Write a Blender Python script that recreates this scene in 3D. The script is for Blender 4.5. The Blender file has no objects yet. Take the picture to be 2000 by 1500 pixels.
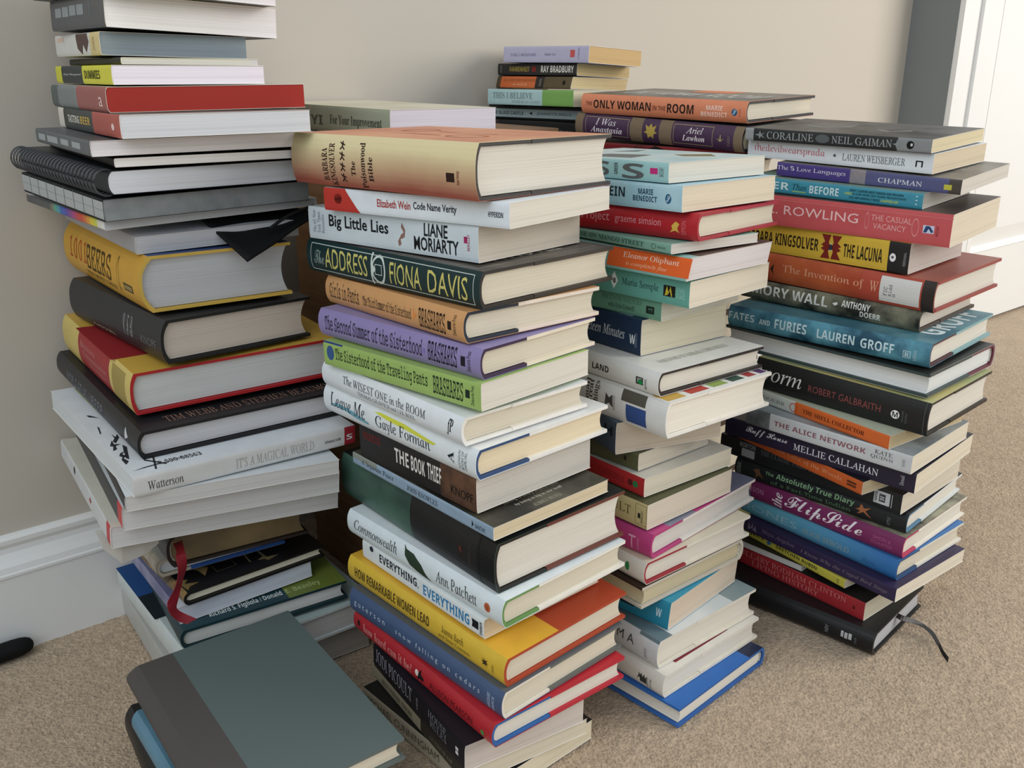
import bpy, bmesh, math, random
from mathutils import Matrix, Vector
random.seed(7)
S = bpy.context.scene
COL = S.collection
# ---------------------------------------------------------------- camera
F_PX, PITCH, ROLL, CAM_H = 1844.62, 0.326211, 0.002615, 0.627955
cd = bpy.data.cameras.new('camera'); cam = bpy.data.objects.new('camera', cd); COL.objects.link(cam)
cd.sensor_width = 36; cd.sensor_fit = 'HORIZONTAL'; cd.lens = F_PX / 2000 * 36; cd.clip_start = 0.02
_f = Vector((0, math.cos(PITCH), -math.sin(PITCH))); _r = Vector((1, 0, 0)); _u = _r.cross(_f)
r2 = math.cos(ROLL) * _r + math.sin(ROLL) * _u; u2 = -math.sin(ROLL) * _r + math.cos(ROLL) * _u
cam.matrix_world = Matrix((( r2.x, u2.x, -_f.x, 0), (r2.y, u2.y, -_f.y, 0), (r2.z, u2.z, -_f.z, CAM_H), (0, 0, 0, 1)))
S.camera = cam
# ---------------------------------------------------------------- light and exposure
S.view_settings.view_transform = 'Standard'; S.view_settings.look = 'None'
S.view_settings.exposure = 0.05; S.view_settings.gamma = 1.0; S.view_settings.use_curve_mapping = False
wd = bpy.data.worlds.new('room_daylight'); S.world = wd; wd.use_nodes = True
bg = wd.node_tree.nodes['Background']; bg.inputs[0].default_value = (0.80, 0.91, 1.0, 1); bg.inputs[1].default_value = 0.60
def area(name, loc, target, sx, sy, power, color):
    l = bpy.data.lights.new(name, 'AREA'); l.shape = 'RECTANGLE'; l.size = sx; l.size_y = sy; l.energy = power; l.color = color
    o = bpy.data.objects.new(name, l); COL.objects.link(o); o.location = loc
    o.rotation_euler = (Vector(target) - Vector(loc)).to_track_quat('-Z', 'Y').to_euler(); return o
area('window_light', (3.6, 1.1, 1.6), (0.1, 1.0, 0.25), 2.2, 1.8, 92, (1.0, 0.935, 0.86))
area('added_fill_light', (-1.1, -1.2, 2.2), (0.1, 1.0, 0.2), 2.4, 2.4, 35, (0.92, 0.96, 1.0))  # added fill lamp out of view at camera left, brightens the left-facing spines
# ---------------------------------------------------------------- materials
def lin(h):
    h = h.lstrip('#'); v = [int(h[i:i+2], 16) / 255 for i in (0, 2, 4)]
    return tuple((c / 12.92 if c <= .04045 else ((c + .055) / 1.055) ** 2.4) for c in v) + (1,)
MATS = {}
def mat(spec):
    """'rrggbb' plain | 'm|c1|c2|scale' mottled print | 'g|c1|c2|axis|lo|hi' printed colour fade | 'p|c' page edges"""
    if spec in MATS: return MATS[spec]
    m = bpy.data.materials.new('mat_%d' % len(MATS)); m.use_nodes = True; MATS[spec] = m
    nt = m.node_tree; N = nt.nodes; L = nt.links; b = N['Principled BSDF']
    tc = N.new('ShaderNodeTexCoord'); q = spec.split('|')
    rough = .42
    def noise(scale, vec=None, det=4):
        n = N.new('ShaderNodeTexNoise'); n.inputs['Scale'].default_value = scale; n.inputs['Detail'].default_value = det
        L.new(vec or tc.outputs['Object'], n.inputs['Vector']); return n
    def ramp(fac, stops):
        r = N.new('ShaderNodeValToRGB'); L.new(fac, r.inputs[0]); e = r.color_ramp.elements
        e[0].position, e[0].color = stops[0]; e[1].position, e[1].color = stops[-1]
        for p, c in stops[1:-1]: x = e.new(p); x.color = c
        return r
    if q[0] == 'p':
        mp = N.new('ShaderNodeMapping'); mp.inputs['Scale'].default_value = (6, 6, 1500); L.new(tc.outputs['Object'], mp.inputs[0])
        n = noise(1.0, mp.outputs[0], 3); c = lin(q[1]); d = tuple(x * .86 for x in c[:3]) + (1,); h = tuple(min(1, x * 1.08) for x in c[:3]) + (1,)
        r = ramp(n.outputs[0], [(.25, d), (.5, c), (.75, h)])
        mp2 = N.new('ShaderNodeMapping'); mp2.inputs['Scale'].default_value = (3, 3, 260); L.new(tc.outputs['Object'], mp2.inputs[0])
        n2 = noise(1.0, mp2.outputs[0], 2); mx = N.new('ShaderNodeMixRGB'); mx.blend_type = 'MULTIPLY'; mx.inputs[0].default_value = .20
        L.new(r.outputs[0], mx.inputs[1]); r2_ = ramp(n2.outputs[0], [(.3, (.72, .72, .72, 1)), (.6, (1, 1, 1, 1))]); L.new(r2_.outputs[0], mx.inputs[2])
        L.new(mx.outputs[0], b.inputs['Base Color'])
        bp = N.new('ShaderNodeBump'); bp.inputs['Strength'].default_value = .35; bp.inputs['Distance'].default_value = .0004
        L.new(n.outputs[0], bp.inputs['Height']); L.new(bp.outputs[0], b.inputs['Normal']); rough = .9
    elif q[0] == 'm':
        n = noise(float(q[3]), None, 6); r = ramp(n.outputs[0], [(.36, lin(q[1])), (.62, lin(q[2]))]); L.new(r.outputs[0], b.inputs['Base Color'])
    elif q[0] == 'g':
        sp = N.new('ShaderNodeSeparateXYZ'); L.new(tc.outputs['Object'], sp.inputs[0])
        mr = N.new('ShaderNodeMapRange'); mr.inputs[1].default_value = float(q[4]); mr.inputs[2].default_value = float(q[5])
        n = noise(14); ad = N.new('ShaderNodeMath'); ad.operation = 'MULTIPLY_ADD'; ad.inputs[1].default_value = (float(q[5]) - float(q[4])) * .5
        L.new(n.outputs[0], ad.inputs[0]); L.new(sp.outputs['XYZ'.index(q[3])], ad.inputs[2])
        sb = N.new('ShaderNodeMath'); sb.operation = 'SUBTRACT'; sb.inputs[1].default_value = (float(q[5]) - float(q[4])) * .25; L.new(ad.outputs[0], sb.inputs[0])
        L.new(sb.outputs[0], mr.inputs[0]); r = ramp(mr.outputs[0], [(0, lin(q[1])), (1, lin(q[2]))]); L.new(r.outputs[0], b.inputs['Base Color'])
    elif q[0] == 'c':   # matt cloth / paper with a weave
        n = noise(900, None, 2); bp = N.new('ShaderNodeBump'); bp.inputs['Strength'].default_value = .25; bp.inputs['Distance'].default_value = .0003
        L.new(n.outputs[0], bp.inputs['Height']); L.new(bp.outputs[0], b.inputs['Normal']); b.inputs['Base Color'].default_value = lin(q[1]); rough = .75
    else:
        n = noise(60); r = ramp(n.outputs[0], [(.3, tuple(x * .92 for x in lin(q[0])[:3]) + (1,)), (.7, lin(q[0]))]); L.new(r.outputs[0], b.inputs['Base Color'])
    b.inputs['Roughness'].default_value = rough
    b.inputs['Specular IOR Level'].default_value = .25 if q[0] in 'pc' else .38
    return m
def node_mat(name, fn):
    m = bpy.data.materials.new(name); m.use_nodes = True; fn(m.node_tree.nodes, m.node_tree.links, m.node_tree.nodes['Principled BSDF']); return m
# ---------------------------------------------------------------- helpers
def obj(name, verts, faces, mats, parent=None, mi=None, smooth=False):
    me = bpy.data.meshes.new(name); me.from_pydata([tuple(v) for v in verts], [], faces)
    for m in (mats if isinstance(mats, list) else [mats]): me.materials.append(m)
    if mi: me.polygons.foreach_set('material_index', mi)
    if smooth: me.polygons.foreach_set('use_smooth', [True] * len(me.polygons))
    me.validate(); me.update()
    o = bpy.data.objects.new(name, me); COL.objects.link(o)
    if parent: o.parent = parent
    return o
def boxgeo(x0, x1, y0, y1, z0, z1):
    v = [(x, y, z) for z in (z0, z1) for x, y in ((x0, y0), (x1, y0), (x1, y1), (x0, y1))]
    return v, [(3, 2, 1, 0), (4, 5, 6, 7), (0, 1, 5, 4), (1, 2, 6, 5), (2, 3, 7, 6), (3, 0, 4, 7)]
class MB:
    def __init__(s): s.v = []; s.f = []; s.m = []
    def add(s, v, f, m=0): n = len(s.v); s.v += list(v); s.f += [tuple(i + n for i in q) for q in f]; s.m += [m] * len(f); return s
    def box(s, *a, m=0): v, f = boxgeo(*a); return s.add(v, f, m)
    def build(s, name, mats, parent=None, smooth=False): return obj(name, s.v, s.f, mats, parent, s.m, smooth)
def tube(pts, r, n=8):
    v, f = [], []
    for i, p in enumerate(pts):
        p = Vector(p); t = (Vector(pts[min(i + 1, len(pts) - 1)]) - Vector(pts[max(i - 1, 0)])).normalized()
        a = t.cross(Vector((0, 0, 1))) if abs(t.z) < .95 else t.cross(Vector((1, 0, 0))); a.normalize(); b = t.cross(a)
        v += [p + (a * math.cos(k * 2 * math.pi / n) + b * math.sin(k * 2 * math.pi / n)) * r for k in range(n)]
    for i in range(len(pts) - 1):
        f += [(i * n + k, i * n + (k + 1) % n, (i + 1) * n + (k + 1) % n, (i + 1) * n + k) for k in range(n)]
    f += [tuple(range(n))[::-1], tuple((len(pts) - 1) * n + k for k in range(n))]
    return v, f
def strip(pts, wdir, w, t, name, m, parent=None):      # flat ribbon along pts, with thickness
    v, f = [], []
    for i, p in enumerate(pts):
        p = Vector(p); d = Vector(wdir[i] if isinstance(wdir, list) else wdir).normalized() * w / 2
        tg = (Vector(pts[min(i + 1, len(pts) - 1)]) - Vector(pts[max(i - 1, 0)])).normalized(); nn = tg.cross(d).normalized() * t / 2
        v += [p - d - nn, p + d - nn, p + d + nn, p - d + nn]
    for i in range(len(pts) - 1):
        for k in range(4): f.append((i * 4 + k, i * 4 + (k + 1) % 4, i * 4 + 4 + (k + 1) % 4, i * 4 + 4 + k))
    f += [(3, 2, 1, 0), tuple(len(v) - 4 + k for k in range(4))]
    return obj(name, v, f, m, parent, smooth=False)
# lettering: the built-in font, with its serif / script / bold Unicode letter ranges
UNI = {'s': (0, 0, 0), 'b': (0x1D5D4, 0x1D5EE, 0x1D7EC), 'r': (0x1D400, 0x1D41A, 0x1D7CE), 'i': (0x1D434, 0x1D44E, 0x1D7CE), 'u': (0x1D434, 0x1D44E, 0x1D7CE),
       'c': (0x1D4D0, 0x1D4EA, 0x1D7CE), 'm': (0x1D670, 0x1D68A, 0x1D7F6), 'n': (0, 0, 0), 'k': (0x1D468, 0x1D482, 0x1D7CE)}
TC = {}
_tc = bpy.data.curves.new('t', 'FONT'); _to = bpy.data.objects.new('t', _tc)
def glyphs(text, st):
    key = (text, st)
    if key in TC: return TC[key]
    U, l, D = UNI[st]; o = ''
    for ch in text:
        if U and 'A' <= ch <= 'Z': o += chr(U + ord(ch) - 65)
        elif U and 'a' <= ch <= 'z': o += 'ℎ' if (l == 0x1D44E and ch == 'h') else chr(l + ord(ch) - 97)
        elif U and ch.isdigit(): o += chr(D + ord(ch) - 48)
        else: o += ch
    c, t = _tc, _to; c.body = o; c.size = 1; c.resolution_u = 2
    c.shear = -.28 if st == 'u' else 0; c.offset = .018 if st == 'n' else 0
    me = t.to_mesh()
    v = [(p.co.x, p.co.y) for p in me.vertices]; f = [tuple(p.vertices) for p in me.polygons]
    t.to_mesh_clear()
    if not v: v = [(0, 0), (1, 0), (1, 1)]; f = [(0, 1, 2)]
    x0 = min(p[0] for p in v); x1 = max(p[0] for p in v); y0 = min(p[1] for p in v); y1 = max(p[1] for p in v)
    v = [((p[0] - x0) / max(x1 - x0, 1e-6), (p[1] - y0) / max(y1 - y0, 1e-6)) for p in v]
    TC[key] = (v, f); return TC[key]
ROT = {'L': -90, 'R': 0, 'FL': 90, 'FR': 180}
POS = {
 'A1': [-0.3403, 0.9572, 0.6817, 0.7341, -0.0345, -0.0325, 0.1969, 0.1522, 0.023],
 'A10': [-0.3358, 0.9596, 0.5252, 0.7425, -0.0204, 0.0126, 0.2323, 0.2185, 0.0199],
 'A11': [-0.3438, 0.9481, 0.5037, 0.7539, -0.0201, 0.0267, 0.2056, 0.2009, 0.0193],
 'A12': [-0.3443, 0.9627, 0.4939, 0.7469, -0.0054, 0.0204, 0.2074, 0.2115, 0.008],
 'A13': [-0.3383, 0.9605, 0.4708, 0.7048, -0.0247, 0.0291, 0.2021, 0.1608, 0.0157],
 'A15': [-0.3464, 0.9542, 0.4156, 0.6952, -0.025, 0.001, 0.2237, 0.1482, 0.0517],
 'A16': [-0.333, 0.9431, 0.3709, 0.797, -0.0459, 0.0126, 0.2005, 0.1588, 0.0415],
 'A17': [-0.3298, 0.959, 0.3275, 0.6769, -0.0424, 0.0373, 0.2161, 0.2161, 0.0407],
 'A18': [-0.326, 0.9505, 0.2965, 0.69, -0.0635, 0.0479, 0.2458, 0.2284, 0.0269],
 'A19': [-0.3225, 0.914, 0.2727, 0.6953, -0.0571, 0.0315, 0.2437, 0.2215, 0.0197],
 'A2': [-0.3332, 0.9612, 0.6538, 0.7031, -0.0308, -0.0294, 0.1525, 0.1581, 0.0272],
 'A20': [-0.3235, 0.9145, 0.2539, 0.5531, -0.0564, 0.0065, 0.2613, 0.1995, 0.0147],
 'A21': [-0.3285, 0.9206, 0.2271, 0.5645, -0.0614, -0.0179, 0.253, 0.2067, 0.0231],
 'A22': [-0.3409, 0.9287, 0.2022, 0.5898, -0.0707, -0.042, 0.2499, 0.2216, 0.0214],
 'A24': [-0.3408, 0.9519, 0.1562, 0.6, -0.006, -0.0297, 0.2322, 0.145, 0.034],
 'A25': [-0.3581, 0.9509, 0.1362, 0.6395, -0.0051, -0.0297, 0.1962, 0.1352, 0.0194],
 'A26': [-0.3302, 0.945, 0.1175, 0.7062, -0.0015, 0.0059, 0.2024, 0.1573, 0.0147],
 'A27': [-0.3356, 0.9448, 0.0953, 0.6522, 0.0268, 0.0148, 0.198, 0.1462, 0.019],
 'A28': [-0.3115, 0.9462, 0.0716, 0.5665, 0.0244, -0.0069, 0.2145, 0.1779, 0.0216],
 'A29': [-0.3094, 0.9478, 0.0376, 0.6625, 0.0073, -0.0008, 0.2384, 0.2049, 0.0314],
 'A3': [-0.3517, 0.967, 0.6331, 0.638, -0.0137, -0.0161, 0.1659, 0.1311, 0.0195],
 'A30': [-0.3166, 0.9611, 0, 0.6203, 0, 0, 0.2382, 0.2108, 0.0364],
 'A4': [-0.3389, 0.9568, 0.6262, 0.6234, -0.0019, -0.0112, 0.1948, 0.1207, 0.0058],
 'A5': [-0.3392, 0.9411, 0.6101, 0.6212, 0.0022, -0.0092, 0.2183, 0.1308, 0.0159],
 'A6': [-0.3241, 0.9431, 0.5888, 0.6263, 0.0081, -0.0044, 0.2121, 0.1743, 0.0208],
 'A7': [-0.3133, 0.9191, 0.5698, 0.6238, 0.0055, -0.0061, 0.2282, 0.1634, 0.0188],
 'A8': [-0.3226, 0.9286, 0.5557, 0.646, 0.0003, 0.0001, 0.2003, 0.2024, 0.013],
 'A9': [-0.3251, 0.949, 0.5465, 0.6512, -0.0101, 0.0051, 0.2257, 0.1876, 0.0077],
 'B1': [-0.058, 0.8801, 0.5246, 0.8409, 0.0029, -0.0167, 0.2358, 0.1753, 0.0449],
 'B10': [-0.0364, 0.828, 0.27, 0.7373, 0.0153, 0.0012, 0.1742, 0.1387, 0.0324],
 'B11': [-0.034, 0.8245, 0.2556, 0.7232, 0.0133, 0.0153, 0.2139, 0.138, 0.0126],
 'B12': [-0.0346, 0.844, 0.2068, 0.6995, 0.0124, 0.0291, 0.2491, 0.1562, 0.0475],
 'B13': [-0.0294, 0.827, 0.177, 0.7426, 0.0103, 0.0137, 0.2338, 0.1562, 0.0273],
 'B14': [-0.0331, 0.8241, 0.1565, 0.7236, 0.0036, 0.012, 0.1906, 0.1432, 0.0196],
 'B15': [-0.0289, 0.8201, 0.1261, 0.7483, 0.001, 0.0252, 0.2363, 0.1573, 0.0286],
 'B16': [-0.0294, 0.8102, 0.0969, 0.7544, -0.0005, 0.0183, 0.2281, 0.1563, 0.028],
 'B17': [-0.0277, 0.8085, 0.0706, 0.684, -0.0032, 0.0029, 0.2319, 0.1608, 0.0241],
 'B18': [-0.0365, 0.7846, 0.0412, 0.5743, -0.0083, -0.0161, 0.1859, 0.1294, 0.0273],
 'B19': [-0.036, 0.7919, 0.0231, 0.5803, -0.004, -0.0093, 0.1924, 0.1329, 0.0172],
 'B2': [-0.0417, 0.8628, 0.5033, 0.9201, 0.0103, -0.0153, 0.2126, 0.1485, 0.0206],
 'B20': [-0.0366, 0.7945, 0, 0.7384, 0, 0, 0.1932, 0.138, 0.0219],
 'B3': [-0.0655, 0.8843, 0.4718, 0.8738, 0.0053, -0.018, 0.2165, 0.1403, 0.0303],
 'B4': [-0.0532, 0.8791, 0.4392, 0.7941, 0.0056, -0.0107, 0.242, 0.1687, 0.0317],
 'B5': [-0.0509, 0.8615, 0.4114, 0.7119, 0.0104, -0.0223, 0.216, 0.155, 0.0264],
 'B6': [-0.0546, 0.8496, 0.384, 0.8146, 0.0104, -0.0133, 0.2186, 0.147, 0.0264],
 'B7': [-0.0545, 0.8369, 0.3593, 0.8188, 0.013, -0.0216, 0.2108, 0.1378, 0.0237],
 'B8': [-0.0584, 0.8408, 0.3318, 0.7213, 0.0114, -0.004, 0.2184, 0.1451, 0.0251],
 'B9': [-0.0487, 0.8484, 0.3032, 0.7423, 0.0085, 0.0043, 0.2315, 0.16, 0.0275],
 'C1': [0.1361, 1.0027, 0.5217, 0.6468, 0.0169, -0.0249, 0.2037, 0.1365, 0.0186],
 'C10': [0.1298, 0.9671, 0.2928, 0.6802, -0.0035, -0.009, 0.2398, 0.1591, 0.0364],
 'C11': [0.1188, 0.9874, 0.2582, 0.4207, -0.0029, -0.0167, 0.2048, 0.1269, 0.0335],
 'C12': [0.1017, 0.9851, 0.2391, 0.7249, -0.001, -0.0212, 0.2049, 0.115, 0.0185],
 'C13': [0.1197, 0.9757, 0.2185, 0.6742, 0.0017, -0.0139, 0.2051, 0.1345, 0.02],
 'C14': [0.1192, 0.9602, 0.1903, 0.7197, 0.0054, -0.0061, 0.2006, 0.1374, 0.0274],
 'C15': [0.1324, 0.9712, 0.1628, 0.7842, 0.0091, 0.003, 0.2054, 0.1905, 0.0266],
 'C16': [0.1204, 0.9691, 0.1372, 0.6837, 0.0092, -0.0008, 0.2386, 0.1672, 0.0248],
 'C17': [0.1247, 0.9547, 0.1126, 0.6945, 0.0058, 0.0001, 0.211, 0.1625, 0.0241],
 'C18': [0.1302, 0.9513, 0.0824, 0.8204, 0.0019, 0.0014, 0.2061, 0.1326, 0.0296],
 'C19': [0.131, 0.9535, 0.0499, 0.6976, 0.0007, 0.0045, 0.2392, 0.1608, 0.0321],
 'C2': [0.1422, 0.9894, 0.4976, 0.7079, 0.0163, -0.0215, 0.2045, 0.1436, 0.024],
 'C20': [0.1328, 0.942, 0.023, 0.7305, 0.0008, -0.0001, 0.2395, 0.1643, 0.0261],
 'C21': [0.1398, 0.9245, 0, 0.7689, 0, 0, 0.2398, 0.1567, 0.0228],
 'C3': [0.143, 0.9915, 0.471, 0.808, 0.0086, -0.02, 0.2145, 0.1482, 0.0256],
 'C4': [0.133, 0.9771, 0.4608, 0.6416, 0.001, -0.0215, 0.2047, 0.1222, 0.0095],
 'C5': [0.1407, 0.9741, 0.4381, 0.7534, 0.0016, -0.0111, 0.205, 0.1364, 0.0214],
 'C6': [0.1433, 0.9812, 0.4113, 0.767, 0.0016, -0.0031, 0.2046, 0.1362, 0.0257],
 'C7': [0.1218, 1.008, 0.3907, 0.7674, 0.003, -0.0071, 0.2039, 0.134, 0.0199],
 'C8': [0.119, 1.0076, 0.3537, 0.659, 0.0038, -0.0124, 0.1894, 0.1272, 0.0362],
 'C9': [0.1298, 0.9725, 0.3298, 0.6711, 0.0007, -0.0103, 0.2201, 0.1569, 0.0238],
 'D1': [0.3972, 1.1083, 0.5472, 0.7917, 0.019, 0.0332, 0.2156, 0.1417, 0.014],
 'D10': [0.3991, 1.0558, 0.3081, 0.7302, 0.0095, 0.019, 0.2504, 0.1572, 0.0262],
 'D11': [0.4101, 1.0275, 0.2696, 0.7476, 0.0023, 0.027, 0.2051, 0.1533, 0.0369],
 'D12': [0.3867, 1.0282, 0.2535, 0.6102, 0.0056, 0.0216, 0.2053, 0.1356, 0.0153],
 'D13': [0.3918, 1.0084, 0.2319, 0.7584, 0.0074, 0.0177, 0.1973, 0.1391, 0.0207],
 'D14': [0.3908, 1.0285, 0.2091, 0.7843, 0.0027, 0.0221, 0.2296, 0.1529, 0.0225],
 'D15': [0.3793, 1.0448, 0.1933, 0.5484, 0.0021, 0.0175, 0.2054, 0.1359, 0.0155],
 'D16': [0.3935, 1.0577, 0.1694, 0.7402, 0.0001, 0.0143, 0.2354, 0.1434, 0.0237],
 'D17': [0.4071, 1.0559, 0.1444, 0.7908, -0.0006, 0.0214, 0.2157, 0.1531, 0.0239],
 'D18': [0.4187, 1.0443, 0.1177, 0.7333, -0.0004, 0.0261, 0.1965, 0.1557, 0.0258],
 'D19': [0.4122, 1.0457, 0.0921, 0.6791, -0.0009, 0.0285, 0.2133, 0.1461, 0.0253],
 'D2': [0.403, 1.1136, 0.5263, 0.7651, 0.0142, 0.036, 0.2198, 0.1355, 0.0204],
 'D20': [0.4124, 1.0302, 0.0737, 0.6567, 0.0003, 0.022, 0.2101, 0.1446, 0.0171],
 'D21': [0.3809, 1.0716, 0.0629, 0.5788, 0.0007, 0.0148, 0.2052, 0.136, 0.0107],
 'D22': [0.3275, 1.121, 0.0546, 0.7504, 0.0007, 0.0089, 0.2036, 0.1362, 0.0082],
 'D23': [0.3872, 1.0692, 0.0301, 0.6848, 0.0003, 0.0041, 0.2302, 0.1561, 0.0236],
 'D24': [0.3658, 1.0362, 0, 0.8211, 0, 0, 0.2352, 0.1451, 0.0294],
 'D3': [0.4284, 1.0897, 0.5092, 0.8184, 0.0141, 0.0454, 0.2046, 0.1474, 0.0153],
 'D4': [0.3938, 1.0966, 0.4917, 0.8019, 0.0161, 0.0368, 0.2046, 0.1337, 0.0162],
 'D5': [0.4139, 1.0727, 0.4565, 0.8188, 0.0167, 0.0304, 0.2095, 0.1437, 0.0339],
 'D6': [0.3912, 1.0927, 0.4231, 0.7473, 0.0182, 0.0229, 0.2058, 0.131, 0.0327],
 'D7': [0.4129, 1.0895, 0.3886, 0.743, 0.0105, 0.0284, 0.2373, 0.1637, 0.0334],
 'D8': [0.4028, 1.0871, 0.3641, 0.7601, 0.0132, 0.0238, 0.2198, 0.144, 0.0235],
 'D9': [0.399, 1.0602, 0.3362, 0.7759, 0.0195, 0.0119, 0.2396, 0.1643, 0.0258],
 'E1': [0.0835, 1.438, 0.6281, 0.7237, -0.042, -0.0317, 0.1739, 0.1065, 0.0219],
 'E2': [0.0726, 1.4638, 0.6111, 0.689, -0.0366, -0.0313, 0.1732, 0.104, 0.0161],
 'E3': [0.069, 1.464, 0.5938, 0.6623, -0.0248, -0.0271, 0.1745, 0.1067, 0.0163],
 'E4': [0.053, 1.42, 0.5723, 0.7697, -0.0131, -0.0211, 0.1701, 0.0852, 0.0216],
 'E5': [0.0547, 1.4476, 0.5512, 0.8502, -0.0079, -0.0147, 0.1806, 0.0685, 0.02],
 'E6': [0.048, 1.442, 0.5274, 0.9481, -0.0034, -0.0075, 0.1812, 0.0529, 0.0233],
 'F1': [0.2392, 1.2897, 0.5669, 0.8062, 0.0054, 0.0276, 0.2501, 0.1657, 0.0252],
 'F2': [0.2348, 1.2892, 0.5344, 0.7802, -0.0123, 0.0266, 0.2616, 0.164, 0.0298],
 'F3': [0.2374, 1.2879, 0.5184, 0.9096, -0.0011, 0.009, 0.2397, 0.1566, 0.0129],
 'G1': [-0.1649, 1.1943, 0.5529, 0.7089, -0.0057, -0.0027, 0.2762, 0.1466, 0.0292],
 'H1': [-0.2243, 0.7013, 0.0711, 0.6394, 0.0052, 0.0319, 0.233, 0.1624, 0.0222],
 'H2': [-0.2255, 0.6833, 0.0439, 0.66, 0.0005, 0.0228, 0.2007, 0.1493, 0.0246],
 'H3': [-0.2482, 0.7125, 0, 0.5763, 0, 0, 0.2169, 0.1586, 0.0413]
}
STACK = {'A': 'the tall left stack', 'B': 'the front centre stack', 'C': 'the stack right of centre', 'D': 'the right-hand stack',
         'E': 'the far small paperback stack', 'F': 'the rear centre stack', 'G': '', 'H': 'the low left foreground stack'}
GROUP = {'A': 'books in the tall left stack', 'B': 'books in the front centre stack', 'C': 'books in the stack right of centre', 'D': 'books in the right-hand stack',
         'E': 'books in the far small stack', 'F': 'books in the rear centre stack', 'G': 'book on the back cabinet', 'H': 'books in the low foreground stack'}
ORD = ['topmost', 'second', 'third', 'fourth', 'fifth', 'sixth', 'seventh', 'eighth', 'ninth', 'tenth', 'eleventh', 'twelfth', 'thirteenth', 'fourteenth', 'fifteenth',
       'sixteenth', 'seventeenth', 'eighteenth', 'nineteenth', 'twentieth', 'twenty-first', 'twenty-second', 'twenty-third', 'twenty-fourth', 'twenty-fifth', 'twenty-sixth', 'twenty-seventh', 'twenty-eighth', 'twenty-ninth', 'thirtieth']
def root_empty(name, x, y, z, yaw, tx=0, ty=0):
    o = bpy.data.objects.new(name, None); COL.objects.link(o); o.empty_display_size = .02
    n = Vector((-tx, -ty, 1)).normalized(); q = Vector((0, 0, 1)).rotation_difference(n)
    o.matrix_world = Matrix.Translation((x, y, z)) @ q.to_matrix().to_4x4() @ Matrix.Rotation(yaw, 4, 'Z'); return o
def superarc(w, T, z0, z1, bul, off, n=10, p=2.6):
    """spine path from the top edge to the bottom edge in (v, z); off moves it inward"""
    out = []
    for k in range(n + 1):
        t = -1 + 2 * k / n; zz = (z1 + z0) / 2 - (z1 - z0) / 2 * t
        out.append((-w / 2 + off + bul * abs(t) ** p, zz))
    return out
def ribbon(mb, outer, inner, us, mfun, mcap=0, minner=0):
    n = len(outer); V = []
    for u in us: V += [(u, v, z) for v, z in outer] + [(u, v, z) for v, z in inner]
    f = []; m = []
    for j in range(len(us) - 1):
        a = j * 2 * n; b = a + 2 * n
        for i in range(n - 1):
            f.append((a + i, a + i + 1, b + i + 1, b + i)); m.append(mfun(i, j))
            f.append((a + n + i + 1, a + n + i, b + n + i, b + n + i + 1)); m.append(minner)
        f.append((a + n, a, b, b + n)); m.append(mfun(0, j)); f.append((a + n - 1, a + 2 * n - 1, b + 2 * n - 1, b + n - 1)); m.append(mfun(n - 2, j))
    for a, fl in ((0, 1), ((len(us) - 1) * 2 * n, 0)):
        for i in range(n - 1):
            q = (a + i, a + n + i, a + n + i + 1, a + i + 1); f.append(q if fl else q[::-1]); m.append(mcap)
    k = len(mb.v); mb.v += V; mb.f += [tuple(x + k for x in q) for q in f]; mb.m += m
def segs(spec): return spec if isinstance(spec, list) else [(1.0, spec)]
COUNT = {}
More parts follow.
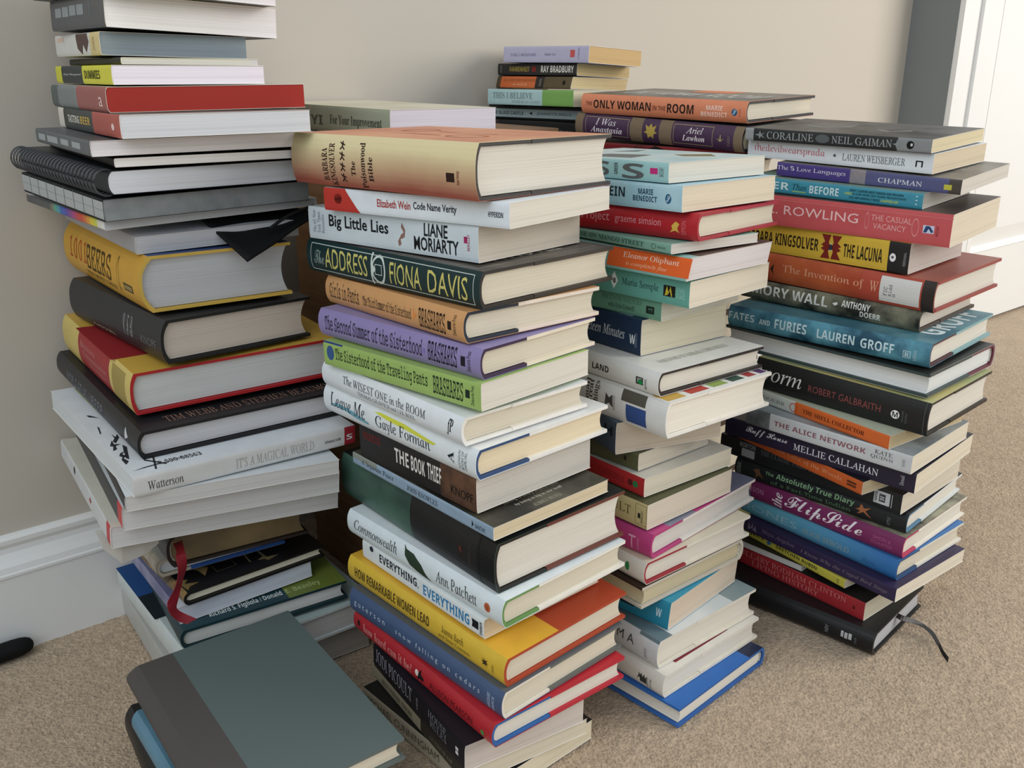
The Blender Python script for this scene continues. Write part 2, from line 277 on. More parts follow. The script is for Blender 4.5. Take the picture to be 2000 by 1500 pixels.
def book(bid, side, kind, desc, spine, top=None, bot=None, page='e4dac4', cloth=None, flap=None, flapf=.62, dec='', topdec='', bul=None, slant=0, cat='book', name=None, edge=None, fore=None):
    x, y, z, yaw, tx, ty, A, B, T = POS[bid]
    l, w = (A, B) if side in ('L', 'FL') else (B, A)
    root = root_empty(name or ('hardcover_book' if kind == 'hc' else 'paperback_book'), x, y, z, yaw, tx, ty)
    R = Matrix.Rotation(math.radians(ROT[side]), 3, 'Z')
    st = bid[0]; n = COUNT.get(st, 0); COUNT[st] = n + 1
    root['label'] = desc + ((', topmost of ' if n == 0 else ', %s from top of ' % ORD[n]) + STACK[st] if STACK[st] else '')
    root['category'] = cat; root['group'] = GROUP[st]
    top = top or spine if not isinstance(spine, list) else (top or spine[0][1]); bot = bot or (top if not isinstance(top, list) else top[0][1])
    T -= .0003
    sp = segs(spine); tp = segs(top)
    if bul is None: bul = .0045 if kind == 'hc' else .0008
    def place(vs):
        out = []
        for u, v, zz in vs:
            q = R @ Vector((u, v + slant * (zz / T - .5), zz)); out.append(q)
        return out
    def build(mb, nm, mats, par): return obj(nm, place(mb.v), mb.f, [mat(m) if isinstance(m, str) else m for m in mats], par, mb.m)
    us = [-l / 2] + [-l / 2 + l * e for e, _ in sp]; NA = 10
    vt = [w / 2] + [-w / 2 + w * e for e, _ in reversed(tp[:-1])]
    mats = [m for _, m in sp] + [m for _, m in tp] + [bot]
    ns = len(sp); nt_ = len(tp)
    def mf(i, j):
        if i < nt_: return ns + nt_ - 1 - i
        if i <= nt_ + NA - 1: return j if i < nt_ + NA else j
        return ns + nt_
    if kind == 'hc':
        tb, o = .0029, .0032; e = .0004 if flap is not None else 0
        hz = .0009
        def path(d, z0, z1, o_, sub=True):     # outer boards path with a shallow hinge groove
            arc = superarc(w, T, z0, z1, bul, d, NA)
            tpv = [(w / 2 - o_, z1)] + ([(v, z1) for v in vt[1:]] if sub else [])
            return tpv + arc + [(w / 2 - o_, z0)]
        if flap is not None:
            # cloth boards
            mb = MB(); ribbon(mb, path(e, e, T - e, e, False), path(tb, tb, T - tb, e, False), [-l / 2 + e, l / 2 - e], lambda i, j: 0)
            build(mb, 'cover', [cloth or spine if not isinstance(spine, list) else (cloth or sp[0][1])], root)
            mb = MB(); ribbon(mb, path(0, 0, T, 0), path(e * .9, e * .9, T - e * .9, e * .5), us, mf, mcap=0)
            jk = build(mb, 'dust_jacket', mats, root)
            mb = MB(); v0 = -w / 2 + w * (1 - flapf)
            mb.box(-l / 2 + .0002, l / 2 - .0002, v0, w / 2, T - tb - .0005, T - tb - .0001); mb.box(-l / 2 + .0002, l / 2 - .0002, v0, w / 2, tb + .0001, tb + .0005)
            mb.box(-l / 2 + .0001, l / 2 - .0001, w / 2 - .0003, w / 2, T - tb, T - .0003); mb.box(-l / 2 + .0001, l / 2 - .0001, w / 2 - .0003, w / 2, .0003, tb)
            for s_ in (-1, 1):   # the folded flap hides the board's cloth edge along its length
                a_, b_ = sorted((s_ * (l / 2 - .0004), s_ * (l / 2)))
                mb.box(a_, b_, v0, w / 2, T - tb - .0004, T - .0002); mb.box(a_, b_, v0, w / 2, .0002, tb + .0004)
            build(mb, 'jacket_flap', [flap], jk)
        else:
            mb = MB(); ribbon(mb, path(0, 0, T, 0), path(tb, tb, T - tb, 0), us, mf, mcap=len(mats), minner=len(mats)); build(mb, 'cover', mats + [cloth or mats[0]], root)
        pz0, pz1, po, pv = tb + .0006, T - tb - .0006, o, tb + .0004
        dish = min(.006, T * .14)
    else:
        tb = .00035
        outer = [(w / 2, T)] + [(v, T) for v in vt[1:]] + superarc(w, T, 0, T, bul, 0, NA, 6) + [(w / 2, 0)]
        inner = [(w / 2, T - tb)] + [(v, T - tb) for v in vt[1:]] + superarc(w, T, tb, T - tb, bul, tb, NA, 6) + [(w / 2, tb)]
        mb = MB(); ribbon(mb, outer, inner, us, mf, mcap=len(mats), minner=len(mats)); build(mb, 'cover', mats + [cloth or 'ece8e0'], root)
        pz0, pz1, po, pv = tb + .00005, T - tb - .00005, .0005, tb + .0001; dish = 0
    # page block
    arc = superarc(w, T, pz0, pz1, bul * .9, pv, NA)
    fe = [(w / 2 - po - (dish * (1 - abs(-1 + 2 * k / 8) ** 2)), pz0 + (pz1 - pz0) * k / 8) for k in range(9)]
    loop = arc + fe; k = len(loop); V = [(-l / 2 + po, a, b) for a, b in loop] + [(l / 2 - po, a, b) for a, b in loop]
    f = [(i, (i + 1) % k, (i + 1) % k + k, i + k) for i in range(k)] + [tuple(range(k))[::-1], tuple(range(k, 2 * k))]
    f = [q[::-1] for q in f]
    obj('page_block', place(V), f, mat('p|' + page) if len(page) == 6 else mat(page), root)
    if kind == 'hc' and T > .02:      # head bands at both ends of the spine
        for s_ in (-1, 1):
            mb = MB(); vv, ff = tube([(s_ * (l / 2 - po + .0004), a_ + .0007, b_) for a_, b_ in arc[1:-1]], .0008, 6); mb.add(vv, ff); build(mb, 'head_band', ['d8d2c4'], root)
    def decal(line, face):
        q = line.split(';'); kd, stl, colr = q[0], q[1], q[2]; x0, x1, y0, y1 = map(float, q[3:7]); txt = q[7] if len(q) > 7 else ''
        rot = stl.endswith('^'); dn = stl.endswith('v'); st_ = stl.rstrip('^v')
        if kd == 'T': vv, ff = glyphs(txt, st_ or 's')
        elif kd == 'R': vv, ff = [(0, 0), (1, 0), (1, 1), (0, 1)], [(0, 1, 2, 3)]
        elif kd == 'O': vv = [(.5 + .5 * math.cos(a * math.pi / 12), .5 + .5 * math.sin(a * math.pi / 12)) for a in range(24)]; ff = [tuple(range(24))]
        elif kd == 'G':
            th = .82; vv = [(.5 + .5 * r_ * math.cos(a * math.pi / 12), .5 + .5 * r_ * math.sin(a * math.pi / 12)) for r_ in (1, th) for a in range(24)]; ff = [(a, (a + 1) % 24, (a + 1) % 24 + 24, a + 24) for a in range(24)]
        elif kd == 'B':       # thin frame; x and y thickness follow the box size
            tx_ = .0006 / ((x1 - x0) * l); ty_ = .0006 / ((y1 - y0) * (T if face == 's' else w))
            vv = [(0, 0), (1, 0), (1, 1), (0, 1), (tx_, ty_), (1 - tx_, ty_), (1 - tx_, 1 - ty_), (tx_, 1 - ty_)]; ff = [(0, 1, 5, 4), (1, 2, 6, 5), (2, 3, 7, 6), (3, 0, 4, 7)]
        elif kd == 'P': pp = [float(c) for c in txt.split(',')]; vv = [(pp[i], pp[i + 1]) for i in range(0, len(pp), 2)]; ff = [tuple(range(len(vv)))]
        if rot: vv = [(1 - b_, a_) for a_, b_ in vv]
        elif dn: vv = [(b_, 1 - a_) for a_, b_ in vv]
        pts2 = [(x0 + (x1 - x0) * a_, y0 + (y1 - y0) * b_) for a_, b_ in vv]
        if face == 's':       # cut along the spine's facets so the print follows its curve
            bm = bmesh.new(); bv = [bm.verts.new((a_, b_, 0)) for a_, b_ in pts2]
            for q_ in ff:
                try: bm.faces.new([bv[i_] for i_ in q_])
                except ValueError: pass
            for k_ in range(1, NA):
                c_ = k_ / NA
                if y0 < c_ < y1: bmesh.ops.bisect_plane(bm, geom=bm.verts[:] + bm.edges[:] + bm.faces[:], plane_co=(0, c_, 0), plane_no=(0, 1, 0), dist=1e-6)
            bm.verts.index_update(); pts2 = [(v_.co.x, v_.co.y) for v_ in bm.verts]; ff = [tuple(v_.index for v_ in f_.verts) for f_ in bm.faces]; bm.free()
        out = []; pw = 2.6 if kind == 'hc' else 6
        fb = lambda c_: bul * abs(2 * c_ - 1) ** pw
        for a_, t_ in pts2:
            uu = -l / 2 + l * a_
            if face == 's':
                k_ = min(NA - 1, max(0, int(t_ * NA + 1e-5))); r_ = t_ * NA - k_
                out.append((uu, -w / 2 + fb(k_ / NA) * (1 - r_) + fb((k_ + 1) / NA) * r_ - .00012 - (.00010 if kd == 'T' else 0.00005 if kd in 'PO' else 0), t_ * T))
            else: out.append((uu, -w / 2 + w * t_, T + .00012 + (.00008 if kd == 'T' else 0.00004 if kd in 'PO' else 0)))
        nm = {'T': 'lettering', 'R': 'colour_block', 'O': 'emblem', 'G': 'emblem', 'B': 'border_line', 'P': 'emblem'}[kd]
        # thin printed film with a little thickness
        obj(nm, place(out), ff, mat(colr) if '|' in colr else mat('c|' + colr), root)
    for ln in dec.split('\n'):
        if ln.strip(): decal(ln.strip(), 's')
    for ln in topdec.split('\n'):
        if ln.strip(): decal(ln.strip(), 't')
    return root
# ================================================================ the books, stack by stack, topmost first
PW, PC, PG = 'ddd7ca', 'd9d0bc', 'dcdad8'
# ---- front centre stack
book('B1', 'L', 'hc', 'thick cream and rust jacketed hardcover', 'g|9c5444|dccfa2|Z|.002|.034', 'm|d99a72|c9805e|16', 'b98a6a', PW, cloth='2c2724', flap='2c2724', dec='''
T;r^;3a2018;.193;.226;.10;.74;BARBARA
T;r^;3a2018;.237;.271;.02;.84;KINGSOLVER
P;;2c1712;.300;.332;0.72;0.89;0.4,1,0.6,1,0.6,.78,1,.62,.95,.5,.62,.58,.62,.4,.95,.12,.8,0,.5,.3,.2,0,.05,.12,.4,.42,.4,.58,0,.85,.06,.95,.4,.78
P;;2c1712;.300;.332;0.52;0.69;0.4,1,0.6,1,0.6,.78,1,.62,.95,.5,.62,.58,.62,.4,.95,.12,.8,0,.5,.3,.2,0,.05,.12,.4,.42,.4,.58,0,.85,.06,.95,.4,.78
P;;2c1712;.300;.332;0.31;0.48;0.4,1,0.6,1,0.6,.78,1,.62,.95,.5,.62,.58,.62,.4,.95,.12,.8,0,.5,.3,.2,0,.05,.12,.4,.42,.4,.58,0,.85,.06,.95,.4,.78
P;;2c1712;.300;.332;0.10;0.27;0.4,1,0.6,1,0.6,.78,1,.62,.95,.5,.62,.58,.62,.4,.95,.12,.8,0,.5,.3,.2,0,.05,.12,.4,.42,.4,.58,0,.85,.06,.95,.4,.78
T;r^;2c1712;.364;.389;.24;.52;The
T;r^;2c1712;.415;.446;.02;.88;Poisonwood
T;r^;2c1712;.461;.487;.16;.62;Bible
R;;2c1712;.864;.903;.30;.46
T;b^;8a4a3a;.911;.929;.26;.50;Harper Flamingo''', topdec='''P;;b06a4c;.30;.60;.30;.36;0,.2,.4,.9,1,.3,1,.1,.4,.6
P;;b06a4c;.40;.72;.50;.58;0,.9,.5,.1,1,.8,1,.6,.5,0,0,.7
G;;b47050;.62;.80;.25;.45
G;;b47050;.20;.34;.48;.72''')
book('B2', 'L', 'pb', 'pale blue paperback with red spine end', 'dfe8ee', 'e6ecf0', None, PW, dec='''
P;;b8392f;-0.000;.215;0;1;0,0,1,0,.6,1,0,1
O;;4a1512;.064;.109;.32;.78
G;;d8c9a8;.069;.103;.30;.72
T;n;a8433c;.318;.504;.36;.70;Elizabeth Wein
T;n;2b2f36;.519;.745;.32;.72;Code Name Verity
T;b;22262c;.900;.970;.40;.62;HYPERION''')
book('B3', 'L', 'pb', 'light grey paperback with bold black serif title', 'ccd8de', 'd5dee2', None, 'cfc6b8', dec='''
T;r^;8a929a;.029;.052;.2;.9;The #1 New
T;r^;8a929a;.058;.081;.2;.85;York Times
T;r^;8a929a;.087;.106;.2;.8;Bestseller
T;n;14181c;.138;.510;.34;.82;Big Little Lies
P;;8a6a60;.560;.609;.15;.85;.2,0,.5,.1,.4,.3,.9,.4,1,.7,.6,1,.5,.8,.8,.6,.5,.5,.1,.2
T;n;14181c;.714;.842;.55;.92;LIANE
T;n;14181c;.657;.900;.12;.52;MORIARTY
R;;9a2a5a;.927;.944;.50;.68
T;s^;9a2a5a;.944;.957;.30;.75;BERKLEY''')
book('B4', 'L', 'hc', 'dark green hardcover with gold art deco lettering', '122e30', 'm|3a3734|6a645c|22', None, PC, cloth='2e2825', flap='3a332c', dec='''
B;;c9d4cf;.030;.971;.10;.90
T;c;8a9a95;.054;.119;.30;.72;The
T;s;c8c070;.125;.396;.22;.82;ADDRESS
G;;c9d4cf;.422;.504;.08;.92
B;;c9d4cf;.442;.483;.35;.65
P;;c9d4cf;.416;.448;.05;.95;0,0,.3,0,.3,.3,1,.5,.3,.7,.3,1,0,1,.1,.5
T;s;c8c070;.529;.702;.18;.80;FIONA
T;s;c8c070;.739;.942;.18;.80;DAVIS''', topdec='''T;s^;c4c4bc;.80;.90;.25;.75;A NOVEL
B;;b8bab4;.05;.95;.06;.94''')
book('B5', 'L', 'hc', 'tan orange hardcover with hand-drawn black lettering', 'cf9c68', 'c79361', 'e6cdb8', PC, cloth='26303e', flap='eadccc', dec='''
T;m;4a3a2c;.036;.276;.25;.85;Girls in Pants
T;m;4a3a2c;.309;.663;.30;.68;The Third Summer of the Sisterhood
P;;d98a4a;.677;.701;.3;.7;0,1,0,0,1,.5
T;m;241a14;.715;.886;.12;.80;BRASHARES
R;;241a14;.903;.926;.34;.62
T;s^;3a2c22;.933;.954;.2;.85;Delacorte Press''')
book('B6', 'L', 'hc', 'lavender purple hardcover with hand-drawn black lettering', '8f84b4', '9a90bc', 'e4d8c8', PC, cloth='3c2848', flap='ece0cc', dec='''
T;m;2c2838;.047;.679;.28;.86;The Second Summer of the Sisterhood
O;;7a6fae;.684;.698;.4;.6
T;m;1c1824;.712;.875;.20;.88;BRASHARES
R;;1c1824;.897;.921;.34;.66
T;s^;2c2838;.928;.949;.2;.85;Delacorte Press''')
book('B7', 'L', 'pb', 'lime green paperback with hand-drawn black lettering', '9cba68', 'a4c070', None, PW, dec='''
O;;3a5a8a;.024;.076;.25;.85
T;m;1c2a20;.087;.696;.20;.86;The Sisterhood of the Traveling Pants
T;m;1c2a20;.729;.901;.16;.86;BRASHARES
R;;1c2a20;.914;.938;.36;.66
T;s^;2c3a28;.944;.962;.15;.85;Delacorte Press
R;;2a3f7a;-0.000;.139;.93;1''')
book('B8', 'L', 'hc', 'white jacketed hardcover with small grey serif title', 'e4eaee', 'eceff1', None, PC, cloth='efece4', flap='f0ece4', dec='''
T;u;3c4248;.175;.774;.44;.78;The WISEST ONE in the ROOM
T;u;6a7076;.286;.700;.20;.38;THOMAS GILOVICH and LEE ROSS
T;k;1a1e22;.911;.950;.25;.85;fP''')
book('B9', 'L', 'hc', 'white and blue hardcover with brushed colour strokes', 'e2e9ec', 'f1f0ec', None, 'e8d8b8', cloth='33507c', flap='f0eee8', dec='''
P;;6fa4b4;.048;.331;.22;.52;0,.6,.2,1,.6,.9,1,.3,1,0,.7,.1,.4,.5
P;;ccd04a;.373;.775;.58;.86;0,.8,.1,1,.5,.9,1,.3,.95,0,.6,.3,.2,.5
T;u;15202a;.054;.309;.34;.84;Leave Me
T;u;15202a;.384;.738;.20;.74;Gayle Forman
T;r^;15202a;.842;.877;.28;.66;A
T;s^;45505a;.903;.916;.2;.8;ALGONQUIN
T;s^;45505a;.920;.933;.2;.8;BOOKS OF
T;s^;45505a;.937;.950;.2;.8;CHAPEL HILL''', topdec='''P;;d9a24a;.30;.36;.55;.75;0,0,.5,.2,1,.1,.8,1,.2,.8
P;;e0ba58;.42;.47;.60;.82;0,0,1,.2,.8,1,.2,.8''')
book('B10', 'L', 'pb', 'black and brown paperback with white block title', [(.72, '1d1a1a'), (1, 'm|6a4a34|2a1d18|30')], '1d1a1a', None, 'cbc5bb', dec='''
T;b;dcdad4;.331;.456;.36;.80;THE
T;b;dcdad4;.476;.595;.34;.80;BOOK
T;b;dcdad4;.615;.729;.34;.82;THIEF
T;m;7a2c28;.035;.202;.62;.86;MARKUS
T;s;141010;.804;.974;.24;.50;KNOPF''')
book('B11', 'L', 'pb', 'worn thin blue-grey paperback with photographic cover', '8fa6ba', 'm|2a2824|5a5648|18', None, 'd8c8a8', dec='''
R;;8a8f86;-0.000;.197;.55;1
T;u;27323c;.071;.328;.25;.78;A Separate Peace
R;;b4c0c8;.328;.331;0;1
T;u;27323c;.428;.642;.28;.70;JOHN KNOWLES
P;;1c242c;.867;.880;.2;.75;0,0,1,.5,.2,1
T;s;3c4c5c;.889;.949;.25;.6;BANTAM''', topdec='''T;s^;c4c0b0;.86;.885;.25;.72;coming ordinary boys, it reads
T;s^;c4c0b0;.90;.925;.30;.70;by being as big as war itself
T;u^;b0aa98;.95;.975;.38;.62;AUBREY MENEN
P;;b9b38e;.30;.42;.35;.95;0,.2,.6,0,1,.8,.3,1''')
book('B12', 'L', 'hc', 'very thick dark green and black hardcover', [(.5, 'm|2c443c|4a6a5c|12'), (.9, '1d1c1c'), (1, '121212')], '1c1e1d', '1c1c1c', PW, cloth='1e1b1a', flap='6d3a30', flapf=.62, dec='''
P;;5a2a20;.800;.822;.40;.62;0,.5,.4,.4,.3,0,.6,.35,1,.3,.7,.6,.8,1,.45,.75,.1,.9,.3,.6
B;;3a2420;.795;.831;.34;.56
T;s^;4a3a36;.857;.870;.3;.7;HARRY N
R;;0c0c0c;.913;.916;0;1''')
book('B13', 'L', 'hc', 'pale white-blue hardcover printed with a leaf', 'dbe6ea', 'e4ecee', 'f0ede4', PC, cloth='6d9658', flap='efece2', flapf=.72, dec='''
T;i;2c3234;.054;.362;.38;.82;Commonwealth
P;;2c3c2c;.404;.576;.04;.94;0,1,.12,.88,.4,.85,.7,.6,1,0,.6,.12,.25,.3,.08,.6,.06,.85
T;u;2c3234;.615;.859;.30;.78;Ann Patchett
O;;b8603c;.903;.937;.35;.68
O;;d88a5c;.911;.928;.42;.62''')
book('B14', 'L', 'pb', 'white paperback with black and blue capitals', 'dfe6e6', 'e4eaea', None, 'd6c6a8', dec='''
O;;2a2a3a;.069;.103;.65;.95
T;b;1e2430;.159;.498;.30;.84;EVERYTHING,
T;b;2f7db0;.538;.895;.22;.78;EVERYTHING
P;;16181c;.913;.961;.30;.72;0,1,.1,.5,0,0,1,0,1,1
T;b^;16181c;.970;.987;.15;.8;EMBER''')
book('B15', 'L', 'hc', 'bright yellow and orange hardcover with black capitals', 'd9b53e', [(.42, 'e2b03c'), (1, 'b0482c')], 'e2ab3e', PC, cloth='b0482c', dec='''
T;b;4a3a18;.054;.566;.36;.74;HOW REMARKABLE WOMEN LEAD
T;u;5a4a1c;.643;.774;.52;.78;Joanna Barsh
T;u;6a581f;.624;.810;.30;.46;and Susie Cranston
P;;3a2c12;.876;.915;.34;.66;0,.5,.3,.4,.1,.1,.45,.3,.5,0,.55,.3,.9,.1,.7,.4,1,.5,.7,.6,.9,.9,.55,.7,.5,1,.45,.7,.1,.9,.3,.6
T;u^;6a581f;.933;.945;.3;.6;CROWN''')
book('B16', 'L', 'hc', 'slate blue hardcover with spaced white lowercase', '46597a', '5a5f64', '5f6462', PC, cloth='e6e0d2', flap='686c68', flapf=.62, dec='''
T;s;b9c4d4;.036;.263;.40;.66;g u t e r s o n
T;s;b9c4d4;.339;.876;.42;.68;s n o w   f a l l i n g   o n   c e d a r s
T;b^;9fb0c4;.919;.936;.2;.75;HARCOURT
T;b^;9fb0c4;.945;.958;.2;.7;BRACE''')
book('B17', 'L', 'hc', 'bright red hardcover lined with blue cloth', 'b02a33', 'c22f38', 'c22f38', PW, cloth='2f66a8', flap='bd2f3e', flapf=.58, dec='''
T;r;d98a86;.084;.467;.34;.74;how hard can it be?
O;;e4dad2;.493;.518;.44;.72
P;;1c1416;.508;.557;.30;.84;0,0,.2,.6,.5,1,.6,.6,1,.4,.8,.1,.4,.2
R;;1c1416;.036;.054;.45;.7
T;s;5a1218;.597;.881;.36;.66;ALLISON PEARSON
O;;4a8a4a;.933;.954;.28;.52''')
book('B18', 'L', 'pb', 'black paperback with grey condensed serif capitals', '1d1c22', '201f25', None, 'cfc4ba', dec='''
T;u;a8a8b0;.035;.461;.34;.90;JODI PICOULT
T;u;8a8a92;.639;.825;.56;.84;HOUSE
T;u;8a8a92;.658;.825;.26;.52;RULES
T;b^;9a9aa2;.512;.527;.3;.8;A NOVEL
R;;dadada;.914;.940;.36;.48
R;;dadada;.914;.940;.52;.64''')
book('B19', 'L', 'pb', 'worn cream paperback with dark spine end', [(.55, 'b0a890'), (1, '35322e')], '2e2b29', None, 'd8ceb8', dec='''
T;r;6a6250;.116;.462;.30;.62;RUN WHERE THERE
T;r;7a725e;.640;.870;.3;.6;AUTHOR OF''')
book('B20', 'L', 'pb', 'beige paperback with bent corner and black cover', 'b4aa96', '262422', None, 'd9ceb4', dec='''
T;s;55503f;.046;.655;.34;.74;MICHAEL CUNNINGHAM
T;s;6a6450;.749;.957;.34;.74;THE HOURS''')
# ---- stack right of centre
book('C1', 'L', 'pb', 'pale aqua paperback with large grey letters', '9fcdd0', 'm|a4c4c6|c2d2d0|14', None, PW, dec='''
T;b;5f6264;.342;.496;.10;.90;L E
T;b;5f6264;.515;.607;.14;.88;S
T;b^;3c4a50;.643;.668;.25;.85;GREER
T;b;5f6264;.699;.843;.08;.86;S
R;;c0307c;.883;.932;.40;.70
T;s^;5a6a70;.941;.970;.3;.75;BACK BAY''', topdec='''P;;6f6c68;.3;.62;.12;.5;0,0,1,.2,.8,1,.1,.7
P;;857858;.62;.86;.55;.85;0,.3,.5,0,1,.5,.5,1
P;;4f5860;.2;.3;.6;.9;0,0,1,.4,.5,1
P;;55504c;.05;.25;.2;.5;0,.3,.5,0,1,.5,.5,1''')
book('C2', 'L', 'pb', 'sky blue paperback with dark capitals', 'm|9cc6d6|b4d6e0|20', 'a8ccd8', None, 'e0d4bc', dec='''
T;b;1e2c36;.001;.655;.38;.78;THE OTHER EINSTEIN
T;b;27445c;.739;.830;.56;.78;MARIE
T;b;27445c;.707;.854;.28;.50;BENEDICT
O;;1e5a80;.903;.938;.28;.66
T;c;cfe0e8;.909;.933;.34;.60;S''')
book('C3', 'L', 'hc', 'red hardcover with thin pink lowercase lettering', 'b3222c', 'b32630', None, PC, cloth='a52a38', flap='a83040', dec='''
T;s;e0949a;.112;.524;.30;.78;The Rosie Project
T;s;dc9098;.556;.811;.34;.70;graeme simsion
P;;d9b050;.857;.908;.24;.66;0,0,.3,.3,.2,.6,.6,1,1,.8,.8,.4,1,0,.6,.2
T;s^;d87078;.918;.942;.2;.7;SIMON''')
book('C4', 'L', 'pb', 'thin sea green paperback', '7fac9c', '86b4a4', None, 'd6cfc6', dec='''
T;r;3a5a50;.204;.825;.26;.74;THE HOUSE ON MANGO STREET
G;;2c4a42;.875;.905;.25;.78
T;s;3a5a50;.914;.966;.35;.6;VINTAGE''')
book('C5', 'L', 'pb', 'teal paperback with bright orange title panel', '86b8b0', [(.10, '9cc4c0'), (1, 'm|5a4038|6a5048|30')], None, 'dcd4d2', slant=.006, dec='''
R;;e0642c;.526;1.011;.12;.97
T;u;f4e4d4;.617;.945;.52;.84;Eleanor Oliphant
T;i;f0c8a4;.642;.885;.22;.44;is completely fine''')
book('C6', 'L', 'pb', 'turquoise paperback with an eye emblem', '68aa9c', '74b4a8', None, 'e2d8c4', dec='''
P;;e4ecea;.528;.577;.18;.88;.5,0,1,.5,.5,1,0,.5
O;;16181a;.544;.564;.40;.62
T;u;1e3a3a;.602;.823;.34;.70;Maria Semple
R;;1a1c18;.852;.920;.30;.72
P;;d8c43c;.861;.914;.32;.70;0,0,.2,1,.4,.2,.6,1,.8,0,.7,0,.5,.7,.3,.1
T;s^;9cd0c4;.923;.975;.3;.7;BACK BAY''')
book('C7', 'L', 'pb', 'dull green paperback set back further', '6a9c84', '74a48c', None, 'd2cbbc', dec='''
T;r;3c5a4c;.670;.836;.22;.50;with Erin Gruwell
T;r;4f7a68;.626;.880;.60;.86;FREEDOM WRITERS
R;;1c2420;.909;.958;.28;.66
R;;6a9c84;.921;.949;.36;.58''')
book('C8', 'L', 'pb', 'thick navy paperback with white serif title', '1f3450', '27405c', None, 'd6ccb4', dec='''
T;i;dfe6ec;.512;.879;.34;.64;Nineteen Minutes
T;b;e8eef2;.917;.959;.28;.54;W
T;s^;8a9cb0;.955;.974;.2;.6;WASHINGTON''', topdec='R;;9ab0bc;.7;.9;.04;.07')
book('C9', 'L', 'hc', 'white jacketed hardcover with black lining', 'e2e2de', 'e8e6e0', 'e8e6e0', PW, cloth='2e2826', flap='2e2826', dec='''
T;u;9a9a94;.353;.533;.30;.7;stephanie
T;b;1c1c1c;.592;.699;.34;.62;LAND
R;;2a2c2a;.869;.912;.30;.62
R;;e2e2de;.877;.906;.36;.58
O;;1f8a4c;.881;.909;.30;.52
T;s^;4a4a48;.915;.933;.15;.6;Hachette''', topdec='''T;u^;8f8f86;.66;.76;.28;.86;stephanie land
T;u^;a09e94;.86;.90;.18;.82;FOREWORD BY BARBARA EHRENREICH''')
book('C10', 'L', 'hc', 'white hardcover patterned with coloured squares', 'dfe0de', 'eceae2', None, 'efe8da', cloth='f0ece2', flap='efeae0', dec='''
T;r^;4a3a34;.541;.566;.2;.95;Small
T;r^;4a3a34;.560;.588;.2;.95;Great
T;r^;4a3a34;.591;.629;.2;.95;Things
P;;4a4a48;.662;.710;.35;.72;0,0,.5,.3,1,0,.9,1,.5,.7,.1,1
T;s^;6a6a66;.710;.722;.3;.7;RANDOM
R;;55534a;.755;.889;.66;.97
R;;38528c;.784;.895;.10;.60''', topdec='''R;;caa24a;.90;.985;.04;.20
R;;b8483a;.925;.98;.25;.42
R;;94a85a;.925;.98;.46;.60
R;;3c5446;.925;.98;.64;.76
R;;a83c3c;.925;.98;.80;.88
R;;5a3a6a;.925;.98;.92;.99
B;;c8ccd0;.52;.97;.02;.99''')
book('C11', 'L', 'pb', 'slate blue-grey paperback with worn spine', '4c5866', '54606c', None, 'cbbfae', dec='T;b;20262e;.887;.968;.5;.8;H\nT;r;20262e;.561;.783;.3;.7;NOVEL')
book('C12', 'L', 'pb', 'dark and olive wedged paperback', [(.68, '2e2c2a'), (1, '5a5c40')], '45442f', None, 'cfc6b6', dec='''
T;u;6a6660;.694;.884;.30;.75;KITCHEN
O;;26281c;.904;.924;.35;.65''')
book('C13', 'L', 'pb', 'red spined paperback with pale printed cover', 'b02c30', 'd8d6cc', None, 'd8d0bc', dec='''
O;;5a1c1c;.889;.924;.34;.70
O;;2f7a4a;.924;.959;.34;.70
T;r;8a2226;.686;.875;.35;.7;CATHEDRAL''', topdec='''T;u^;8a8a80;.70;.76;.35;.85;literature
T;u^;9a9a90;.82;.86;.20;.85;national bestselling author''')
book('C14', 'L', 'pb', 'cream spined paperback with olive cover', 'c4b888', '55563a', None, 'd8ccba', dec='''
T;u;5a5030;.447;.892;.36;.72;JODI PICOULT
B;;8a8058;.922;.996;.10;.92
R;;2c2a20;.939;.956;.36;.56
T;s^;5a5440;.959;.973;.2;.7;BERKLEY''')
book('C15', 'L', 'hc', 'magenta pink and grey hardcover, tilted', 'b8407c', [(.16, 'c04a84'), (.40, '84879a'), (.74, 'c04880'), (1, '6a6d82')], 'c04a84', 'd8d2cc', cloth='b8407c', flap='e4dfd8', flapf=.72, dec='''
T;s;dca0c0;.862;.906;.2;.74;T
T;s^;dc98bc;.916;.928;.2;.7;THOMAS''')
book('C16', 'L', 'hc', 'off-white hardcover with red endpapers', 'e0dcd2', 'ddd4bc', 'e4dfd0', PW, cloth='a0303a', flap='e8e0d0', flapf=.62, dec='''
O;;2f8a4a;.892;.916;.35;.75
T;r;9a968c;.603;.797;.3;.7;the novel''')
book('C17', 'FL', 'hc', 'beige paged hardcover turned spine outwards', 'd8d4d0', '3a2c22', 'c8c2b8', 'c8bc9c', cloth='c9c2b4')
book('C18', 'L', 'pb', 'bright turquoise paperback with curled cover', '2a8aa8', '3a98b4', None, 'd2c2ae', slant=.004, dec='''
T;b;cfe4ea;.920;.954;.35;.65;W
R;;17303a;.629;.792;.3;.95
T;r;a83a30;.792;.839;.5;.8;THE''')
book('C19', 'L', 'hc', 'silvery white hardcover with blue-grey band', 'd2d4d6', [(.14, '6f8288'), (.75, 'm|dfe2e0|c8d0d0|12'), (1, '8a9a9c')], 'ded8cc', PW, cloth='e0dacb', flap='e4ddcd', dec='''
T;s;3c3e40;.592;.868;.42;.76;O B A M A
T;u^;7a7c7e;.927;.942;.15;.55;CROWN
R;;66787e;.889;.999;.90;1''', topdec='''P;;4a3a34;.60;.93;.36;.56;0,.2,.3,0,1,.5,.8,1,.1,.8
P;;26262a;.45;.85;.62;.86;0,.2,.6,0,1,.5,.6,1,.1,.8
P;;e0e4e6;.5;.8;.50;.72;0,.2,.6,0,1,1''')
